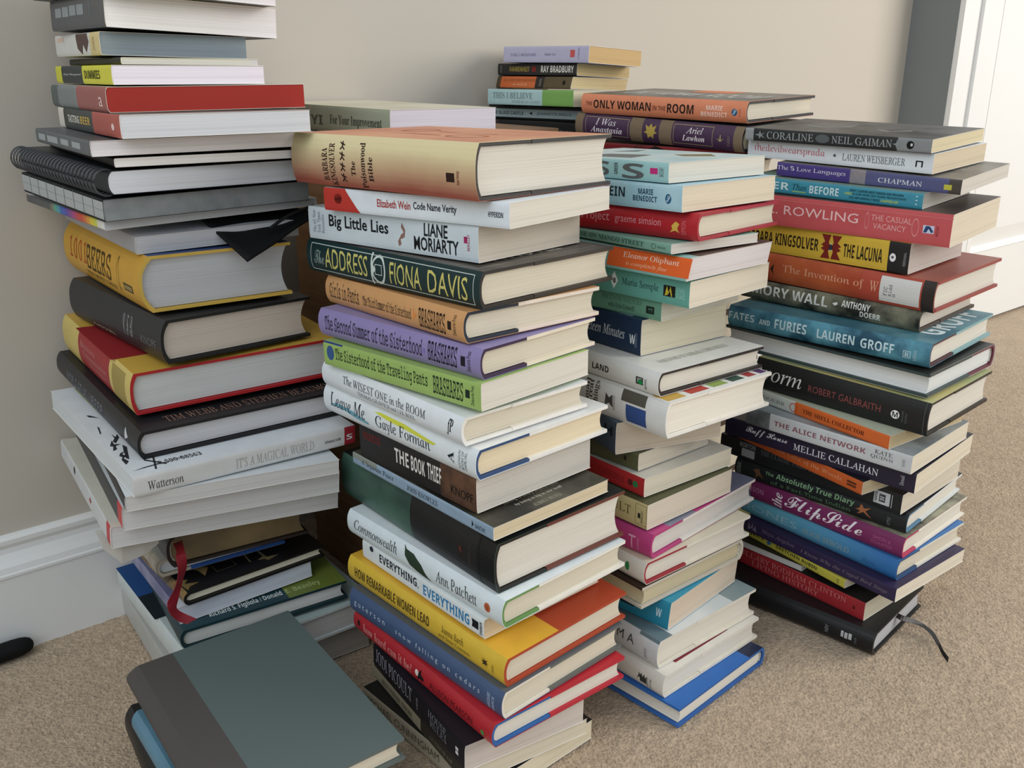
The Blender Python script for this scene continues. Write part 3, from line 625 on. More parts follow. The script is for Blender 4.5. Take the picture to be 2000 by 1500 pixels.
book('C20', 'L', 'hc', 'cream hardcover with dark red strip', 'dcd8ce', 'e0dbd0', None, PW, cloth='e2dccd', flap='e4decf', dec='''
P;;3a3a38;.859;.885;.30;.68;0,0,.3,.5,.5,1,.7,.5,1,0,.8,.2,.5,.4,.2,.2
P;;3a3a38;.876;.913;.26;.66;0,0,0,.7,.2,1,.4,.6,.6,1,.8,.6,1,.9,1,0
T;s^;4a4a46;.911;.922;.15;.6;RANDOM
T;s^;4a4a46;.928;.939;.15;.6;HOUSE''', topdec='R;;7a2a30;.915;.965;.18;.72')
book('C21', 'FL', 'hc', 'bright blue hardcover on the carpet', '1f2c48', [(.20, '232c46'), (1, '2f6ab4')], '2f6ab4', PW, cloth='2a5fa4')
# ---- right-hand stack
book('D1', 'L', 'pb', 'black and silver paperback with swirled cover', [(.05, '9a9ea0'), (.835, '2a2c2e'), (1, '8a8e90')], 'm|2c2b2b|5c5a58|24', None, 'd8cba8', dec='''
T;u;a4aaac;.130;.398;.22;.80;CORALINE
O;;5a6062;.408;.485;.18;.85
G;;8a9092;.418;.475;.2;.8
T;u;a4aaac;.497;.808;.22;.80;NEIL GAIMAN
P;;8a9092;.812;.853;.15;.85;0,.5,.4,.6,.5,1,.6,.6,1,.8,.7,.5,1,.1,.6,.35,.5,0,.4,.35
P;;8a9092;.057;.119;.15;.85;0,.5,.4,.6,.5,1,.6,.6,1,.8,.7,.5,1,.1,.6,.35,.5,0,.4,.35
O;;101214;.880;.916;.2;.8
O;;f0f0f0;.898;.910;.4;.65''', topdec='''P;;83807a;.2;.45;.3;.8;0,.2,.5,0,1,.3,.8,1,.85,.4,.5,.15,.05,.35
P;;83807a;.6;.78;.3;.75;0,.2,.5,0,1,.3,.9,.5,.5,.15,.05,.35''')
book('D2', 'L', 'pb', 'white paperback with thin red lowercase title', 'e4ecf2', 'e8edf0', None, 'd8c8ac', dec='''
T;u;c4606c;.040;.450;.28;.80;thedevilwearsprada
O;;5a6068;.496;.511;.42;.58
T;u;4a5058;.546;.867;.28;.66;LAUREN WEISBERGER
P;;1c2024;.917;.952;.30;.62;0,0,.2,0,.2,.8,.8,.8,.8,0,1,0,1,1,0,1''')
book('D3', 'L', 'pb', 'violet paperback fading to photographic grey', [(0.426, '4a3c82'), (0.511, 'm|a09a94|6a6684|20'), (0.939, '585a86'), (1, '4c4640')], 'm|6a655e|8a857c|30', None, 'd2ccc2', dec='''
T;u;e0dcea;.001;.401;.38;.80;The 5 Love Languages
T;u;eeeef4;.580;.807;.28;.62;CHAPMAN
R;;c4c04a;.916;.954;.25;.6''', topdec='T;u^;b8b4a8;.74;.90;.4;.95;CHAPMAN')
book('D4', 'L', 'pb', 'teal paperback with white and yellow lettering', '3f93aa', '8fa89c', None, 'cfc8bc', dec='''
T;b;d0e6ea;-0.031;.262;.26;.78;BETTER
T;i;17343c;.284;.366;.34;.78;Than
R;;b9cc4a;.284;.363;.20;.25
T;b;d0e6ea;.385;.553;.22;.76;BEFORE
T;b;17343c;.613;.900;.66;.82;WHAT I LEARNED ABOUT MAKING AND BREAKING
T;b;c4d44c;.587;.627;.44;.58;HABITS
T;b;17343c;.627;.915;.42;.58;TO SLEEP MORE, QUIT SUGAR, PROCRASTINATE
T;b;17343c;.613;.779;.18;.34;LESS, AND GENERALLY BUILD
T;b;c4d44c;.785;.876;.18;.34;A HAPPIER LIFE
O;;d0e6ea;.962;.973;.25;.32
O;;d0e6ea;.962;.973;.5;.57
O;;d0e6ea;.962;.973;.75;.82''')
book('D5', 'L', 'pb', 'thick coral red paperback with thin white capitals', 'c9585c', 'm|3a3230|5a4c46|20', 'b44a52', 'dcd0ba', dec='''
R;;d88a88;.064;1.004;.86;.872
T;s;f0c8c8;-0.036;.536;.30;.70;J.K. ROWLING
T;s;e8acac;.603;.808;.56;.74;THE CASUAL
T;s;e8acac;.617;.783;.30;.48;VACANCY
G;;d88a88;.571;.593;.25;.8
G;;d88a88;.810;.845;.2;.78
R;;c8d0e4;.865;.919;.36;.60
P;;2a4470;.868;.917;.38;.58;0,0,.2,1,.6,1,1,.2,.8,0,.5,.6,.3,0
T;s^;8a2c34;.927;.941;.3;.62;BACK BAY''')
book('D6', 'L', 'pb', 'yellow paperback with red totem figure', [(0.888, 'd8b440'), (1, '1f1f21')], 'c8a63c', None, 'cfc6bc', dec='''
T;b;2a2014;.012;.493;.30;.72;BARBARA KINGSOLVER
P;;7a241c;.508;.563;.10;.92;0,0,1,0,.8,.3,1,.5,.8,.7,1,1,0,1,.4,.7,0,.55,.3,.5,0,.4,.4,.3
P;;7a241c;.569;.626;.10;.92;0,0,1,0,.6,.3,1,.4,.7,.5,1,.55,.6,.7,1,1,0,1,.2,.7,0,.5,.2,.3
O;;1c3a4a;.551;.578;.40;.60
G;;e4d8a8;.548;.581;.37;.63
T;b;2a2014;.640;.858;.24;.70;THE LACUNA
O;;eeeeee;.897;.930;.34;.62
O;;1f1f21;.905;.919;.44;.54
T;s^;9a9a9a;.970;.984;.25;.7;PERENNIAL''')
book('D7', 'L', 'hc', 'glossy orange-red library hardcover with white label', [(0.657, 'm|a8482c|c4683c|16'), (0.943, 'b04a38'), (1, '2c2523')], 'm|8a4a40|a05a4c|10', '8a4038', PW, cloth='8a3a3a', flap='96423e', flapf=.95, dec='''
P;;2a201c;.183;.204;.25;.65;0,.5,.5,.3,1,0,.7,.5,1,1,.4,.8
T;u;e4a888;.250;.672;.36;.70;The Invention of
T;u;e4a888;.702;.744;.36;.70;W
R;;d6d6d2;.751;.936;.10;.92
T;m^;2a2a2a;.771;.788;.30;.58;FIC
T;m^;2a2a2a;.793;.809;.30;.68;Kidd
T;m^;2a2a2a;.814;.826;.30;.40;S''')
book('D8', 'L', 'hc', 'dark hardcover with feathery pale print', 'm|24241f|7c7c68|40', 'm|3c342e|55483e|20', None, 'd8cfc0', cloth='4a3c34', flap='4a3e38', dec='''
T;b;e2e4de;-0.032;.522;.34;.84;MEMORY WALL
P;;e2e4de;.548;.579;.5;.7;0,.5,.5,0,1,.5,.8,1
T;b;e2e4de;.599;.749;.52;.84;ANTHONY
T;b;e2e4de;.700;.807;.20;.48;DOERR
T;s;9a9a8a;.836;.901;.14;.24;SCRIBNER''')
book('D9', 'L', 'hc', 'blue wave-patterned hardcover with white capitals', 'm|1c4a60|5a98ac|34', 'm|3a6a7a|6a98a0|14', '16262c', PW, cloth='4a2a34', flap='8ab0b4', dec='''
T;b;c8e0e6;.005;.147;.40;.74;FATES
T;b;c8e0e6;.175;.234;.40;.64;AND
T;b;c8e0e6;.259;.425;.34;.78;FURIES
T;b;c8e0e6;.479;.661;.32;.72;LAUREN
T;b;c8e0e6;.690;.843;.30;.72;GROFF
B;;c8e0e6;.884;.917;.26;.56
T;r;c8e0e6;.890;.911;.32;.5;R
T;s^;a8ccd4;.928;.944;.2;.66;RIVERHEAD''', topdec='T;b^;d2dcdc;.84;.97;.22;.90;GROFF')
book('D10', 'FL', 'hc', 'white paged hardcover lying spine away', 'c9c0c4', '262826', 'd8dccc', 'dcdedc', cloth='6a2c3c', flap='3a4a4a')
book('D11', 'L', 'hc', 'thick black hardcover with yellow-green cover', '1d1e1f', 'm|c8b878|a8b080|10', '1d1e1f', PW, cloth='1d1c1b', flap='2b2622', dec='''
T;i;dfe2e0;-0.156;.295;.34;.86;Silkworm
T;s;8a4a48;.339;.754;.36;.58;ROBERT GALBRAITH
O;;eef0f0;.810;.856;.30;.56
T;b;1d1e1f;.818;.848;.35;.51;M
T;s^;6a6c6c;.867;.877;.25;.6;MULHOLLAND
T;s^;6a6c6c;.885;.896;.25;.55;BOOKS
R;;5a5a56;.978;.981;0;1''')
book('D12', 'L', 'pb', 'small orange and cream paperback', [(0.407, 'ccd2cc'), (1, 'd86a30')], 'c4c8b0', None, 'd2bc92', dec='''
T;u;5a605c;-0.051;.340;.34;.62;ANTHONY DOERR
G;;c4482a;.372;.425;.15;.85
T;r;5a2412;.463;.854;.34;.66;THE SHELL COLLECTOR''')
book('D13', 'L', 'pb', 'pale grey paperback with wide maroon capitals', [(0.157, 'm|3a3c40|8a8e90|30'), (1, 'ccd0d2')], 'm|6a7074|a8b0b2|14', None, 'dcd2be', dec='''
T;b;8c5a64;.187;.748;.36;.66;THE ALICE NETWORK
T;u;3c3e42;.797;.896;.58;.80;KATE
T;u;3c3e42;.777;.902;.28;.50;QUINN
T;s^;8a8e92;.949;.965;.3;.7;WILLIAM MORROW''')
book('D14', 'L', 'pb', 'dark navy paperback with white script and capitals', 'm|1c1a2e|2a2238|14', '1d1b2a', None, 'ddd2bc', dec='''
T;c;e4e4ea;.123;.357;.36;.82;Ruff House
T;u;e8e8ee;.393;.826;.30;.66;MELLIE CALLAHAN
T;u^;c4c4cc;.930;.949;.25;.75;Denali''')
book('D15', 'L', 'pb', 'thin orange paperback poking out under navy one', [(.93, 'c8602c'), (1, 'c8602c')], '26242a', None, 'd8c8a4', dec='''
G;;b84a2a;.276;.321;.2;.8
T;u;e0a078;.349;.868;.30;.74;In the Lake of the Woods
R;;5a2c18;.902;.962;.30;.46
R;;5a2c18;.902;.962;.54;.70''')
book('D16', 'L', 'pb', 'black paperback with small white square labels', '1d2023', '1b1d20', None, 'd6ccba', dec='''
T;r;5c6066;.246;.601;.56;.84;THE CLASSIC FAIRY TALES
T;b;8a8e92;.121;.215;.66;.92;NORTON
R;;9ca0a4;.134;.212;.16;.60
R;;c8ccd0;.866;.944;.20;.84
R;;2a2c30;.892;.922;.32;.72
T;m^;e0e2e4;.897;.917;.4;.62;N
T;b^;2a2c30;.871;.882;.3;.76;NORTON
R;;c8ccd0;.952;.955;.18;.84''')
book('D17', 'L', 'hc', 'black hardcover with green hand-drawn lettering', '1c2124', '22262a', '3a5a70', PW, cloth='5a88a8', flap='dfe4e4', flapf=.72, dec='''
T;u^;9aa8a0;.013;.040;.2;.8;SHERMAN
P;;6a4a34;.117;.192;.2;.8;0,.8,.3,.5,.2,0,.5,.4,1,.2,.6,.7,.5,1
T;b;7ca080;.195;.247;.62;.80;The
T;b;8cb48c;.263;.719;.50;.86;Absolutely True Diary
T;b;4c6a50;.231;.702;.16;.42;of a Part-Time Indian
P;;b07048;.730;.820;.20;.80;0,.5,.2,.6,.3,1,.5,.7,.9,.9,.6,.5,1,0,.7,.2,.5,.4,.3,.2,.1,.1,.3,.4
T;s^;8a9490;.901;.915;.2;.6;LITTLE''')
book('D18', 'L', 'hc', 'magenta plum hardcover with white brush script', '7c2c5e', 'm|5a5448|a8a48c|40', 'c8405c', PW, cloth='c23c62', flap='eee8da', flapf=.78, dec='''
T;b;a87098;-0.098;.096;.38;.70;JOHNSON
T;k^;eae4ea;.159;.229;.15;.85;the
T;c;f0eaf0;.247;.756;.10;.94;FlipSide
T;s;a85c88;.822;.930;.52;.68;SIMON &
T;s;a85c88;.813;.942;.28;.44;SCHUSTER''')
book('D19', 'L', 'hc', 'sky blue hardcover fading to deep blue', 'g|5fa2b8|2f6cab|Y|.05|-.09', '3f78b4', '3c74a8', PC, cloth='2c4c74', flap='e4e0d4', flapf=.68, dec='''
T;s;8cb4c4;.018;.396;.36;.70;BONES
T;s;8a9c98;.430;.727;.36;.62;ALICE SEBOLD
T;c;2c5c90;.803;.890;.3;.5;Little''')
book('D20', 'L', 'pb', 'dark purple paperback with faint script title', '33294a', '352b4a', None, 'e0d6c2', dec='''
P;;7c7688;.037;.102;.2;.9;0,0,.1,.9,.3,.2,.5,1,.6,.1,.8,.8,1,0,.5,.3
T;i;7a7080;.136;.367;.36;.76;Maya Angelou
T;i;7f7278;.409;.953;.30;.66;I Know Why the Caged Bird Sings''')
book('D21', 'L', 'pb', 'thin yellow paperback below the purple one', 'c0b84a', 'c8c054', None, 'd0c8b0', dec='''
T;b;33331c;.189;.413;.42;.86;PROJECT
P;;33669a;.429;.469;.3;.85;0,.5,.4,1,1,.6,.7,.2,.3,0
T;b;33331c;.502;.807;.42;.84;GRETCHEN RUBIN
T;s;7a763c;.211;.826;.10;.28;Or, Why I Spent a Year Trying to Sing in the Morning
T;s^;7a763c;.947;.965;.2;.8;HARPER''')
book('D22', 'FL', 'pb', 'thin grey paperback turned pages outwards', '8c8a88', '22201e', None, 'c2c0bc')
book('D23', 'L', 'pb', 'crimson paperback with faint pink capitals', '9c2a30', '1e1c1c', '7a2026', 'cfc6ae', dec='''
T;u;c47270;.226;.898;.54;.84;HILLARY RODHAM CLINTON
T;u;c47270;.326;.743;.16;.46;LIVING HISTORY
O;;5a1418;.936;.950;.4;.6''')
bible = book('D24', 'L', 'hc', 'thick black leather-bound book on the carpet', '16171a', '1a1b1d', None, 'b4b4b6', cloth='141416', bul=.007, dec='''
T;s^;8a8c90;.760;.779;.34;.66;NIV
R;;b4b6b8;.842;.855;.40;.66
R;;b4b6b8;.860;.875;.38;.64
R;;b4b6b8;.880;.896;.40;.66
T;s^;6a6c70;.909;.921;.3;.6;ZONDER''')
# ---- far small stack
book('E1', 'L', 'pb', 'lavender grey small paperback', 'bcbad4', 'a8a6c4', None, 'cfae7c', dec='''
T;u;6a6688;.087;.402;.38;.56;TO KILL A MOCKINGBIRD
T;i;5a5678;.503;.632;.38;.58;Harper Lee
R;;c85a5a;.796;.847;.32;.76
T;s^;8a88a8;.880;.899;.2;.9;WARNER''')
book('E2', 'L', 'pb', 'black small paperback with yellow title', '2c2a28', '2a2826', None, 'd0b888', dec='''
T;b;b09a4c;.162;.423;.30;.72;FAHRENHEIT
R;;8a2c28;.453;.503;.3;.72
T;b;eeeae0;.568;.963;.24;.82;RAY BRADBURY
T;b^;7a7a76;.033;.055;.2;.8;BALLANTINE''')
book('E3', 'L', 'pb', 'orange and brown small paperback', [(.08, '55452e'), (.55, 'd06a38'), (.66, '26221e'), (1, '5c4c32')], '463a2a', None, 'd4bc90', slant=.004, dec='''
T;b;a05a34;.120;.554;.50;.78;ALL QUIET WESTERN FRONT
T;u;e8c8a8;.258;.444;.22;.42;a novel
T;s^;a8a294;.603;.623;.2;.8;BALLANTINE
O;;1c1814;.890;.927;.3;.7''')
book('E4', 'L', 'pb', 'mint and green paperback', [(.655, 'b4d4d4'), (1, '7fb05c')], 'a8c8c4', None, 'd6ccb0', dec='''
T;r;7d9094;.065;.542;.40;.80;THIS I BELIEVE
T;r;8ca0a4;.298;.631;.12;.30;EDITED BY JAY ALLISON''')
book('E5', 'L', 'pb', 'black paperback with pale blue title band', '1b2220', '1c2422', None, 'cfc4aa', dec='''
R;;b4c8cc;-0.000;1.000;.14;.74
T;b;2c3c40;.022;.379;.32;.56;THE GLASS CASTLE
P;;1b2220;.440;.471;.34;.58;0,.5,1,0,1,1
T;b;5a6c70;.521;.870;.32;.54;JEANNETTE WALLS''')
book('E6', 'L', 'pb', 'black paperback with grey-red spine end', [(.06, '6a6a68'), (.13, 'm|7a2a28|3a3634|30'), (1, '1f2022')], '222324', None, 'cfc4aa', dec='''
T;r;a8a8a4;.254;.478;.30;.56;THE JUNGLE
R;;5a5a58;.563;.566;.25;.65
T;r;8a8a86;.637;.850;.28;.50;Upton Sinclair''')
# ---- rear centre stack
book('F1', 'L', 'hc', 'salmon orange hardcover with photographic cover', 'e08c68', 'm|4c4a48|7c766c|14', '1d1c1c', PC, cloth='1b1b1c', flap='1f1f20', dec='''
T;b;7a3c28;.034;.074;.42;.62;THE
T;b;2a1d1a;.085;.454;.30;.72;ONLY WOMAN
T;b;7a3c28;.464;.544;.36;.58;IN THE
T;b;2a1d1a;.554;.709;.28;.72;ROOM
T;b;f4d4c4;.780;.871;.52;.74;MARIE
T;b;f4d4c4;.752;.898;.22;.44;BENEDICT
O;;1e5a80;.921;.952;.32;.64
T;c;cfe0e8;.927;.946;.37;.60;S
T;s^;a05a44;.961;.969;.3;.65;SOURCEBOOKS''', topdec='''T;b;d4d0c8;.12;.55;.28;.60;ONLY WOMAN
T;b;c8c4bc;.6;.92;.28;.60;ROOM
R;;d48462;.35;.62;.72;.99''')
book('F2', 'L', 'hc', 'purple and gold patterned hardcover', '4a3450', '2c2830', None, PC, cloth='201d1e', flap='2a2628', bul=.006, dec='''
R;;7c6c58;-0.000;.052;0;1
R;;7c6c58;.358;.435;0;1
R;;7c6c58;.536;.610;0;1
R;;7c6c58;.952;1.000;0;1
B;;a89a70;.069;.347;.12;.90
B;;a89a70;.620;.841;.12;.90
T;i;ece4ea;.136;.268;.56;.84;I Was
T;k;ece4ea;.103;.310;.24;.50;Anastasia
P;;b8a050;.446;.526;.20;.82;0,.4,.2,.5,.1,.9,.35,.75,.5,1,.65,.75,.9,.9,.8,.5,1,.4,.75,.3,.7,0,.5,.15,.3,0,.25,.3
T;i;ece4ea;.692;.786;.56;.82;Ariel
T;k;ece4ea;.673;.799;.26;.50;Lawhon
P;;a89a70;.863;.903;.34;.62;0,.5,.4,.3,.45,1,.55,1,.6,.3,1,.5,.5,0
T;s^;8a7c78;.921;.935;.2;.6;DOUBLEDAY''')
book('F3', 'L', 'pb', 'dark red book printed with black', 'm|8a2228|5a1418|20', '3a1416', None, 'd0c4ac', dec='P;;181214;.272;.579;.3;1;0,0,.2,.6,.4,.3,.6,1,.8,.5,1,.2')
# ---- back cabinet
book('G1', 'L', 'pb', 'thick sage green manual lying on the wooden cabinet behind the stacks', 'g|6f6a54|a8b09a|Y|.06|-.10', 'm|c9c2a8|d8d2bc|10', None, 'dcd4dc', dec='''
T;b;44483c;.339;.485;.24;.62;FYI
T;r;44483c;.545;.941;.22;.66;For Your Improvement''')
# ---- tall left stack
book('A1', 'L', 'pb', 'thick dark grey paperback with white pages', '5a5c5e', '55585a', '4a4c4e', 'ece8ea')
book('A2', 'L', 'pb', 'dark grey spined thick paperback', '55585a', '4a4d50', None, 'f4f1f2', dec='''
R;;8c9294;.10;.22;.42;.72
R;;8c9294;.24;.36;.42;.74
R;;8c9294;.38;.50;.44;.76
R;;8c9294;.52;.64;.44;.76
T;b^;7a8082;.74;.77;.35;.8;VOLUME''')
book('A3', 'L', 'pb', 'white spined paperback with brown figure', [(.80, 'd4d4d0'), (1, 'd6c48c')], 'd0d0cc', None, '8d989e', dec='''
P;;5c4a44;.47;.78;.04;.98;.1,1,.2,.3,.5,0,.6,.5,.8,.1,1,.6,.9,1
R;;d0b8a8;.06;.22;.68;.88
T;r^;a8946a;.86;.90;.2;.8;JOHN''')
book('A4', 'L', 'pb', 'thin black booklet', '1d2020', '1d2020', None, 'd4cfd2')
book('A5', 'L', 'pb', 'yellow and black spined paperback', [(.12, 'd4d23c'), (.52, '2c3436'), (1, 'd6d440')], 'd6d440', None, 'f0e8f0', dec='''
T;c;c8d0d0;.16;.50;.42;.60;Project Management
T;b;3a3c20;.56;.82;.28;.74;DUMMIES''')
book('A6', 'L', 'pb', 'red and grey book with red page edges', [(.14, '55605e'), (.5, '7c8484'), (1, '9c5c58')], 'd2cabc', None, 'c|a03028', cloth='ddd4c4', bul=.002, dec='''
T;s;e0c4c0;.88;.94;.22;.6;a
R;;a8b0ae;.50;.505;0;1''')
book('A7', 'L', 'pb', 'charcoal and salmon spined manual', [(.10, 'ddd8cc'), (.16, '3c403c'), (.60, '3f4644'), (1, 'b05a50')], '6a6c68', None, 'd2d4d8', dec='''
T;b;dcd8cc;.18;.38;.34;.70;TASTING
T;b;d0b060;.40;.56;.34;.70;BEER
O;;e4c8c4;.88;.92;.3;.6''')
book('A8', 'L', 'pb', 'grey spined softcover with blocky letters', '5c6266', 'm|4c5054|5c6064|8', None, 'f2eeef', dec='''
R;;9aa0a2;.06;.20;.25;.7
R;;9aa0a2;.24;.44;.25;.7
R;;9aa0a2;.50;.64;.3;.7
R;;9aa0a2;.70;.84;.3;.7''')
book('A9', 'L', 'pb', 'thin black covered pad', '1f1a1c', '1c1a1b', None, 'f6f4f2')
nb = book('A10', 'L', 'pb', 'dark grey wire-bound notebook', '3a3d40', '33363a', '2a2c2e', 'd6dae0', bul=.004, cloth='2a2c2e', name='spiral_notebook', cat='notebook')
book('A11', 'L', 'pb', 'grey graph-pattern notebook with black covers', 'a8aeae', '232527', '202223', 'm|7c8284|8a9092|60', cloth='1f2122', dec='\n'.join('R;;6f7676;%.3f;%.3f;0;1' % (k / 9, k / 9 + .006) for k in range(1, 9)) + '\nR;;1f2122;0;1;0;.10\nR;;1f2122;0;1;.90;1\nR;;7c8484;0;1;.5;.52')
book('A12', 'L', 'pb', 'magazine with a rainbow of coloured tabs', [(.34, '55585a')] + [(.34 + .041 * (k + 1), c) for k, c in enumerate(['7a7a6a', '5aa08a', '4a98a8', '3c6ab0', '4a5ab0', '6a4a9a', '8a4a8a', 'b04a7a', 'c0484a', 'c84a3c', 'd0703c', 'd89a3c', 'd8c43c', 'c8cc50', 'd8d8c8', 'e0e0dc'])], 'd8dadc', None, 'c8ccd0', name='magazine', cat='magazine')
COUNT['A'] = COUNT['A'] + 1
book('A13', 'L', 'pb', 'white and grey softcover catalogue', 'a8a8aa', 'c8ccd2', 'b8bcc0', 'c4c6ca')
book('A15', 'L', 'hc', 'very thick golden yellow book with rounded spine', 'c89a36', '2c4478', 'd4aa44', 'c4c6c8', bul=.010, cloth='d4b050', dec='''
T;m;a84c28;.094;.338;.38;.80;1001
T;m;4c3a1c;.338;.661;.30;.80;BEERS
T;b;7a6230;.295;.698;.18;.26;YOU MUST TASTE
R;;3c3a2c;.809;.915;.28;.42
T;b;c8b070;.818;.906;.31;.39;UNIVERSE
G;;6a5626;.736;.763;.2;.85''')
book('A16', 'L', 'hc', 'thick glossy charcoal hardcover', '2e2f31', '3a3a3c', None, 'd4c8ba', cloth='1c1c1c', bul=.006, dec='''
T;c;8a8a8c;.62;.72;.3;.8;C F B
T;s;6a6a6c;.80;.95;.3;.5;KNOPF
T;s;c8b88a;.25;.5;.1;.16;NOVEL''')
book('A17', 'L', 'hc', 'thick yellow and red textbook', [(.26, 'c8b468'), (.72, '98282c'), (1, 'cdb86c')], [(1, 'd0a848')], 'c0363a', 'd6d8d6', cloth='b4262c', dec='''
T;u;c48480;.30;.52;.62;.76;Business
T;u;c48480;.34;.68;.42;.56;Communication
T;u;c48480;.42;.66;.22;.34;Strategies
R;;9a8a50;.76;.93;.10;.90''', topdec='P;;8c2024;.25;.78;0;.40;0,0,1,0,1,1,.1,1')
book('A18', 'L', 'hc', 'black hardcover with copper lettering on cover', '2c2c2e', '222224', '1a1a1b', 'd2d0d2', cloth='181819', topdec='''T;u^;8a6c5c;.90;.955;.14;.94;TIM WEBB AND STEPHEN BEAUMONT''', dec='''
T;b;6a6c70;.15;.42;.3;.7;WORLD ATLAS
T;b;6a6c70;.48;.62;.3;.7;BEER
P;;c8ccd0;.86;.90;.3;.8;0,0,1,.4,.3,1''')
book('A19', 'R', 'pb', 'white cartoon softcover with outlined capitals', [(.945, 'dcdcda'), (1, 'a8303a')], 'dde1e4', None, 'c9ced0', name='comic_book', dec='''
T;u;3a3a3a;.055;.20;.22;.66;Watterson
T;u;a8a8a4;.425;.79;.20;.72;IT'S A MAGICAL WORLD
T;b;4a4a4a;.845;.925;.36;.52;Scholastic 0-590
T;b;eeeeee;.955;.985;.3;.6;S''', topdec='''T;b;3a3a3a;.13;.31;.06;.09;0-590-68563
R;;b4b678;.10;.17;.34;.98
P;;2a2c30;.02;.20;.05;.075;0,.2,.5,.5,1,.6,.6,.9,.3,.7
P;;2a2c30;.10;.14;.03;.14;0,0,.2,0,1,1,.8,1
P;;2a2c30;.09;.16;.05;.13;0,.9,.9,0,1,.1,.1,1
P;;3a3a3a;.18;.26;.07;.085;0,.3,.6,.9,1,.2,.7,.6
P;;2a2c30;.02;.06;.12;.24;0,0,.5,.2,.3,.5,.8,.6,.5,.8,1,1,.4,.9,.1,.7,.3,.6,0,.4
P;;2a2c30;.04;.08;.16;.30;0,.1,.2,0,1,.8,.8,1,.4,.6
P;;2a2c30;.02;.07;.26;.36;0,0,.3,.4,.1,.5,.6,1,.5,.6,1,.5,.5,.4,.4,.1
P;;2a2c30;.05;.09;.30;.42;0,.4,.1,.2,.9,.6,1,.9,.6,.7,.5,1,.4,.6
P;;33363a;.03;.05;.44;.52;0,0,.3,0,1,.8,.8,1
P;;2a2c30;.045;.085;.60;.66;0,.9,.1,.5,1,0,.3,.8''')
book('A20', 'L', 'pb', 'white softcover comic with dark cover edge', '24262a', 'd6dadc', None, 'd2d0cc', name='comic_book')
book('A21', 'L', 'pb', 'white softcover comic with red spine corner', [(.92, '33363a'), (1, 'c03438')], 'd2d8da', None, 'd4d2d0', name='comic_book')
comic = book('A22', 'L', 'pb', 'large white softcover with red and yellow edge', [(.93, 'c8cccc'), (.99, 'b8323a'), (1, 'e0dcd8')], 'd4d2c4', 'c2bf6a', 'd4d2d0', name='comic_book', dec='''
P;;2c2c2c;.30;.34;.4;.9;0,.5,.5,0,1,.5,.5,1
P;;a03038;.62;.66;.4;.7;0,.5,.5,0,1,.5,.5,1''')
old = book('A24', 'L', 'hc', 'old brown gilt-edged book with red ribbon', '2a2420', '4a3a2c', None, 'm|6a5a40|8a7450|14', cloth='2c2420', bul=.006)
book('A25', 'L', 'hc', 'worn cream hardcover with blue back cover', 'm|b8ae9c|6a6460|30', 'd0d2d0', '2c5ca8', 'ccd0d2', cloth='b8ae9c', flap='2c5ca8', flapf=.75)
book('A26', 'L', 'hc', 'thin black hardcover with tan ink figures', 'm|2a241c|9a7c4c|60', '1d1a18', '1f1c1a', 'ece4cc', cloth='1a1816', topdec='''
P;;8a7448;.84;.98;.02;.14;0,0,.3,.6,.5,.3,.7,1,.8,.4,1,.2
P;;a08454;.72;.90;.16;.26;0,.4,.4,.5,.6,1,1,.4,.6,.3,.4,0
P;;7a6844;.60;.82;.34;.40;0,0,1,0,1,1,.8,.6,.6,1,.4,.6,.2,1,0,.8
B;;7a6c4c;.70;.90;.28;.42
P;;8a7c60;.55;.92;.50;.53;0,0,.5,.6,1,0,1,.3,.5,1,0,.4
P;;8a7c60;.50;.92;.58;.62;0,0,1,.6,1,1,.4,.7
P;;7c6e50;.58;.86;.66;.76;0,0,.3,.5,0,1,.5,.7,1,1,.7,.5,1,0,.5,.3
P;;8a7a54;.90;.96;.55;.70;0,.4,.4,.5,.6,1,1,.4,.6,.3,.4,0''')
book('A27', 'L', 'pb', 'violet-grey marbled paperback', 'm|6a6a92|8a8ca8|40', 'm|6a6a92|8488a4|30', None, 'd0d4de', topdec='R;;d8dce4;.9;1;.0;.08')
book('A28', 'L', 'hc', 'teal and green textbook with white author line', '17343c', [(.64, '1b4048'), (1, '75843a')], '173a40', 'd8d8d4', cloth='17343a', topdec='''T;b^;dfe6e4;.905;.965;.19;.62;Richard S. Figliola / Donald
T;b^;b4c07c;.905;.965;.645;.86;E. Beasley''')
book('A29', 'L', 'hc', 'large white textbook with blue cover band', 'c2cac8', 'm|bccac8|aebfbe|12', None, 'c8c6c2', cloth='ccd2d0', topdec='''R;;234c84;0;.34;0;.9
R;;182228;.34;.58;0;.9''')
book('A30', 'L', 'pb', 'wide beige-paged softcover at the very bottom', 'b4b6b2', 'b0aea8', None, 'b4aea6')
# ---- low foreground stack
book('H1', 'L', 'hc', 'large slate grey cloth hardcover', 'c|504c49', [(.27, 'c|504c49'), (1, 'c|5a6665')], 'c|626d6b', PC, cloth='626c6a', bul=.012)
book('H2', 'L', 'hc', 'dusty blue hardcover', 'm|4c7488|5c8498|10', 'm|4c7488|5c8498|10', '2c3236', PC, cloth='3c444a', bul=.006)
book('H3', 'L', 'hc', 'thick black hardcover on the carpet', '1b1b1d', '1b1b1d', None, 'cfc6b4', cloth='161617', bul=.008)
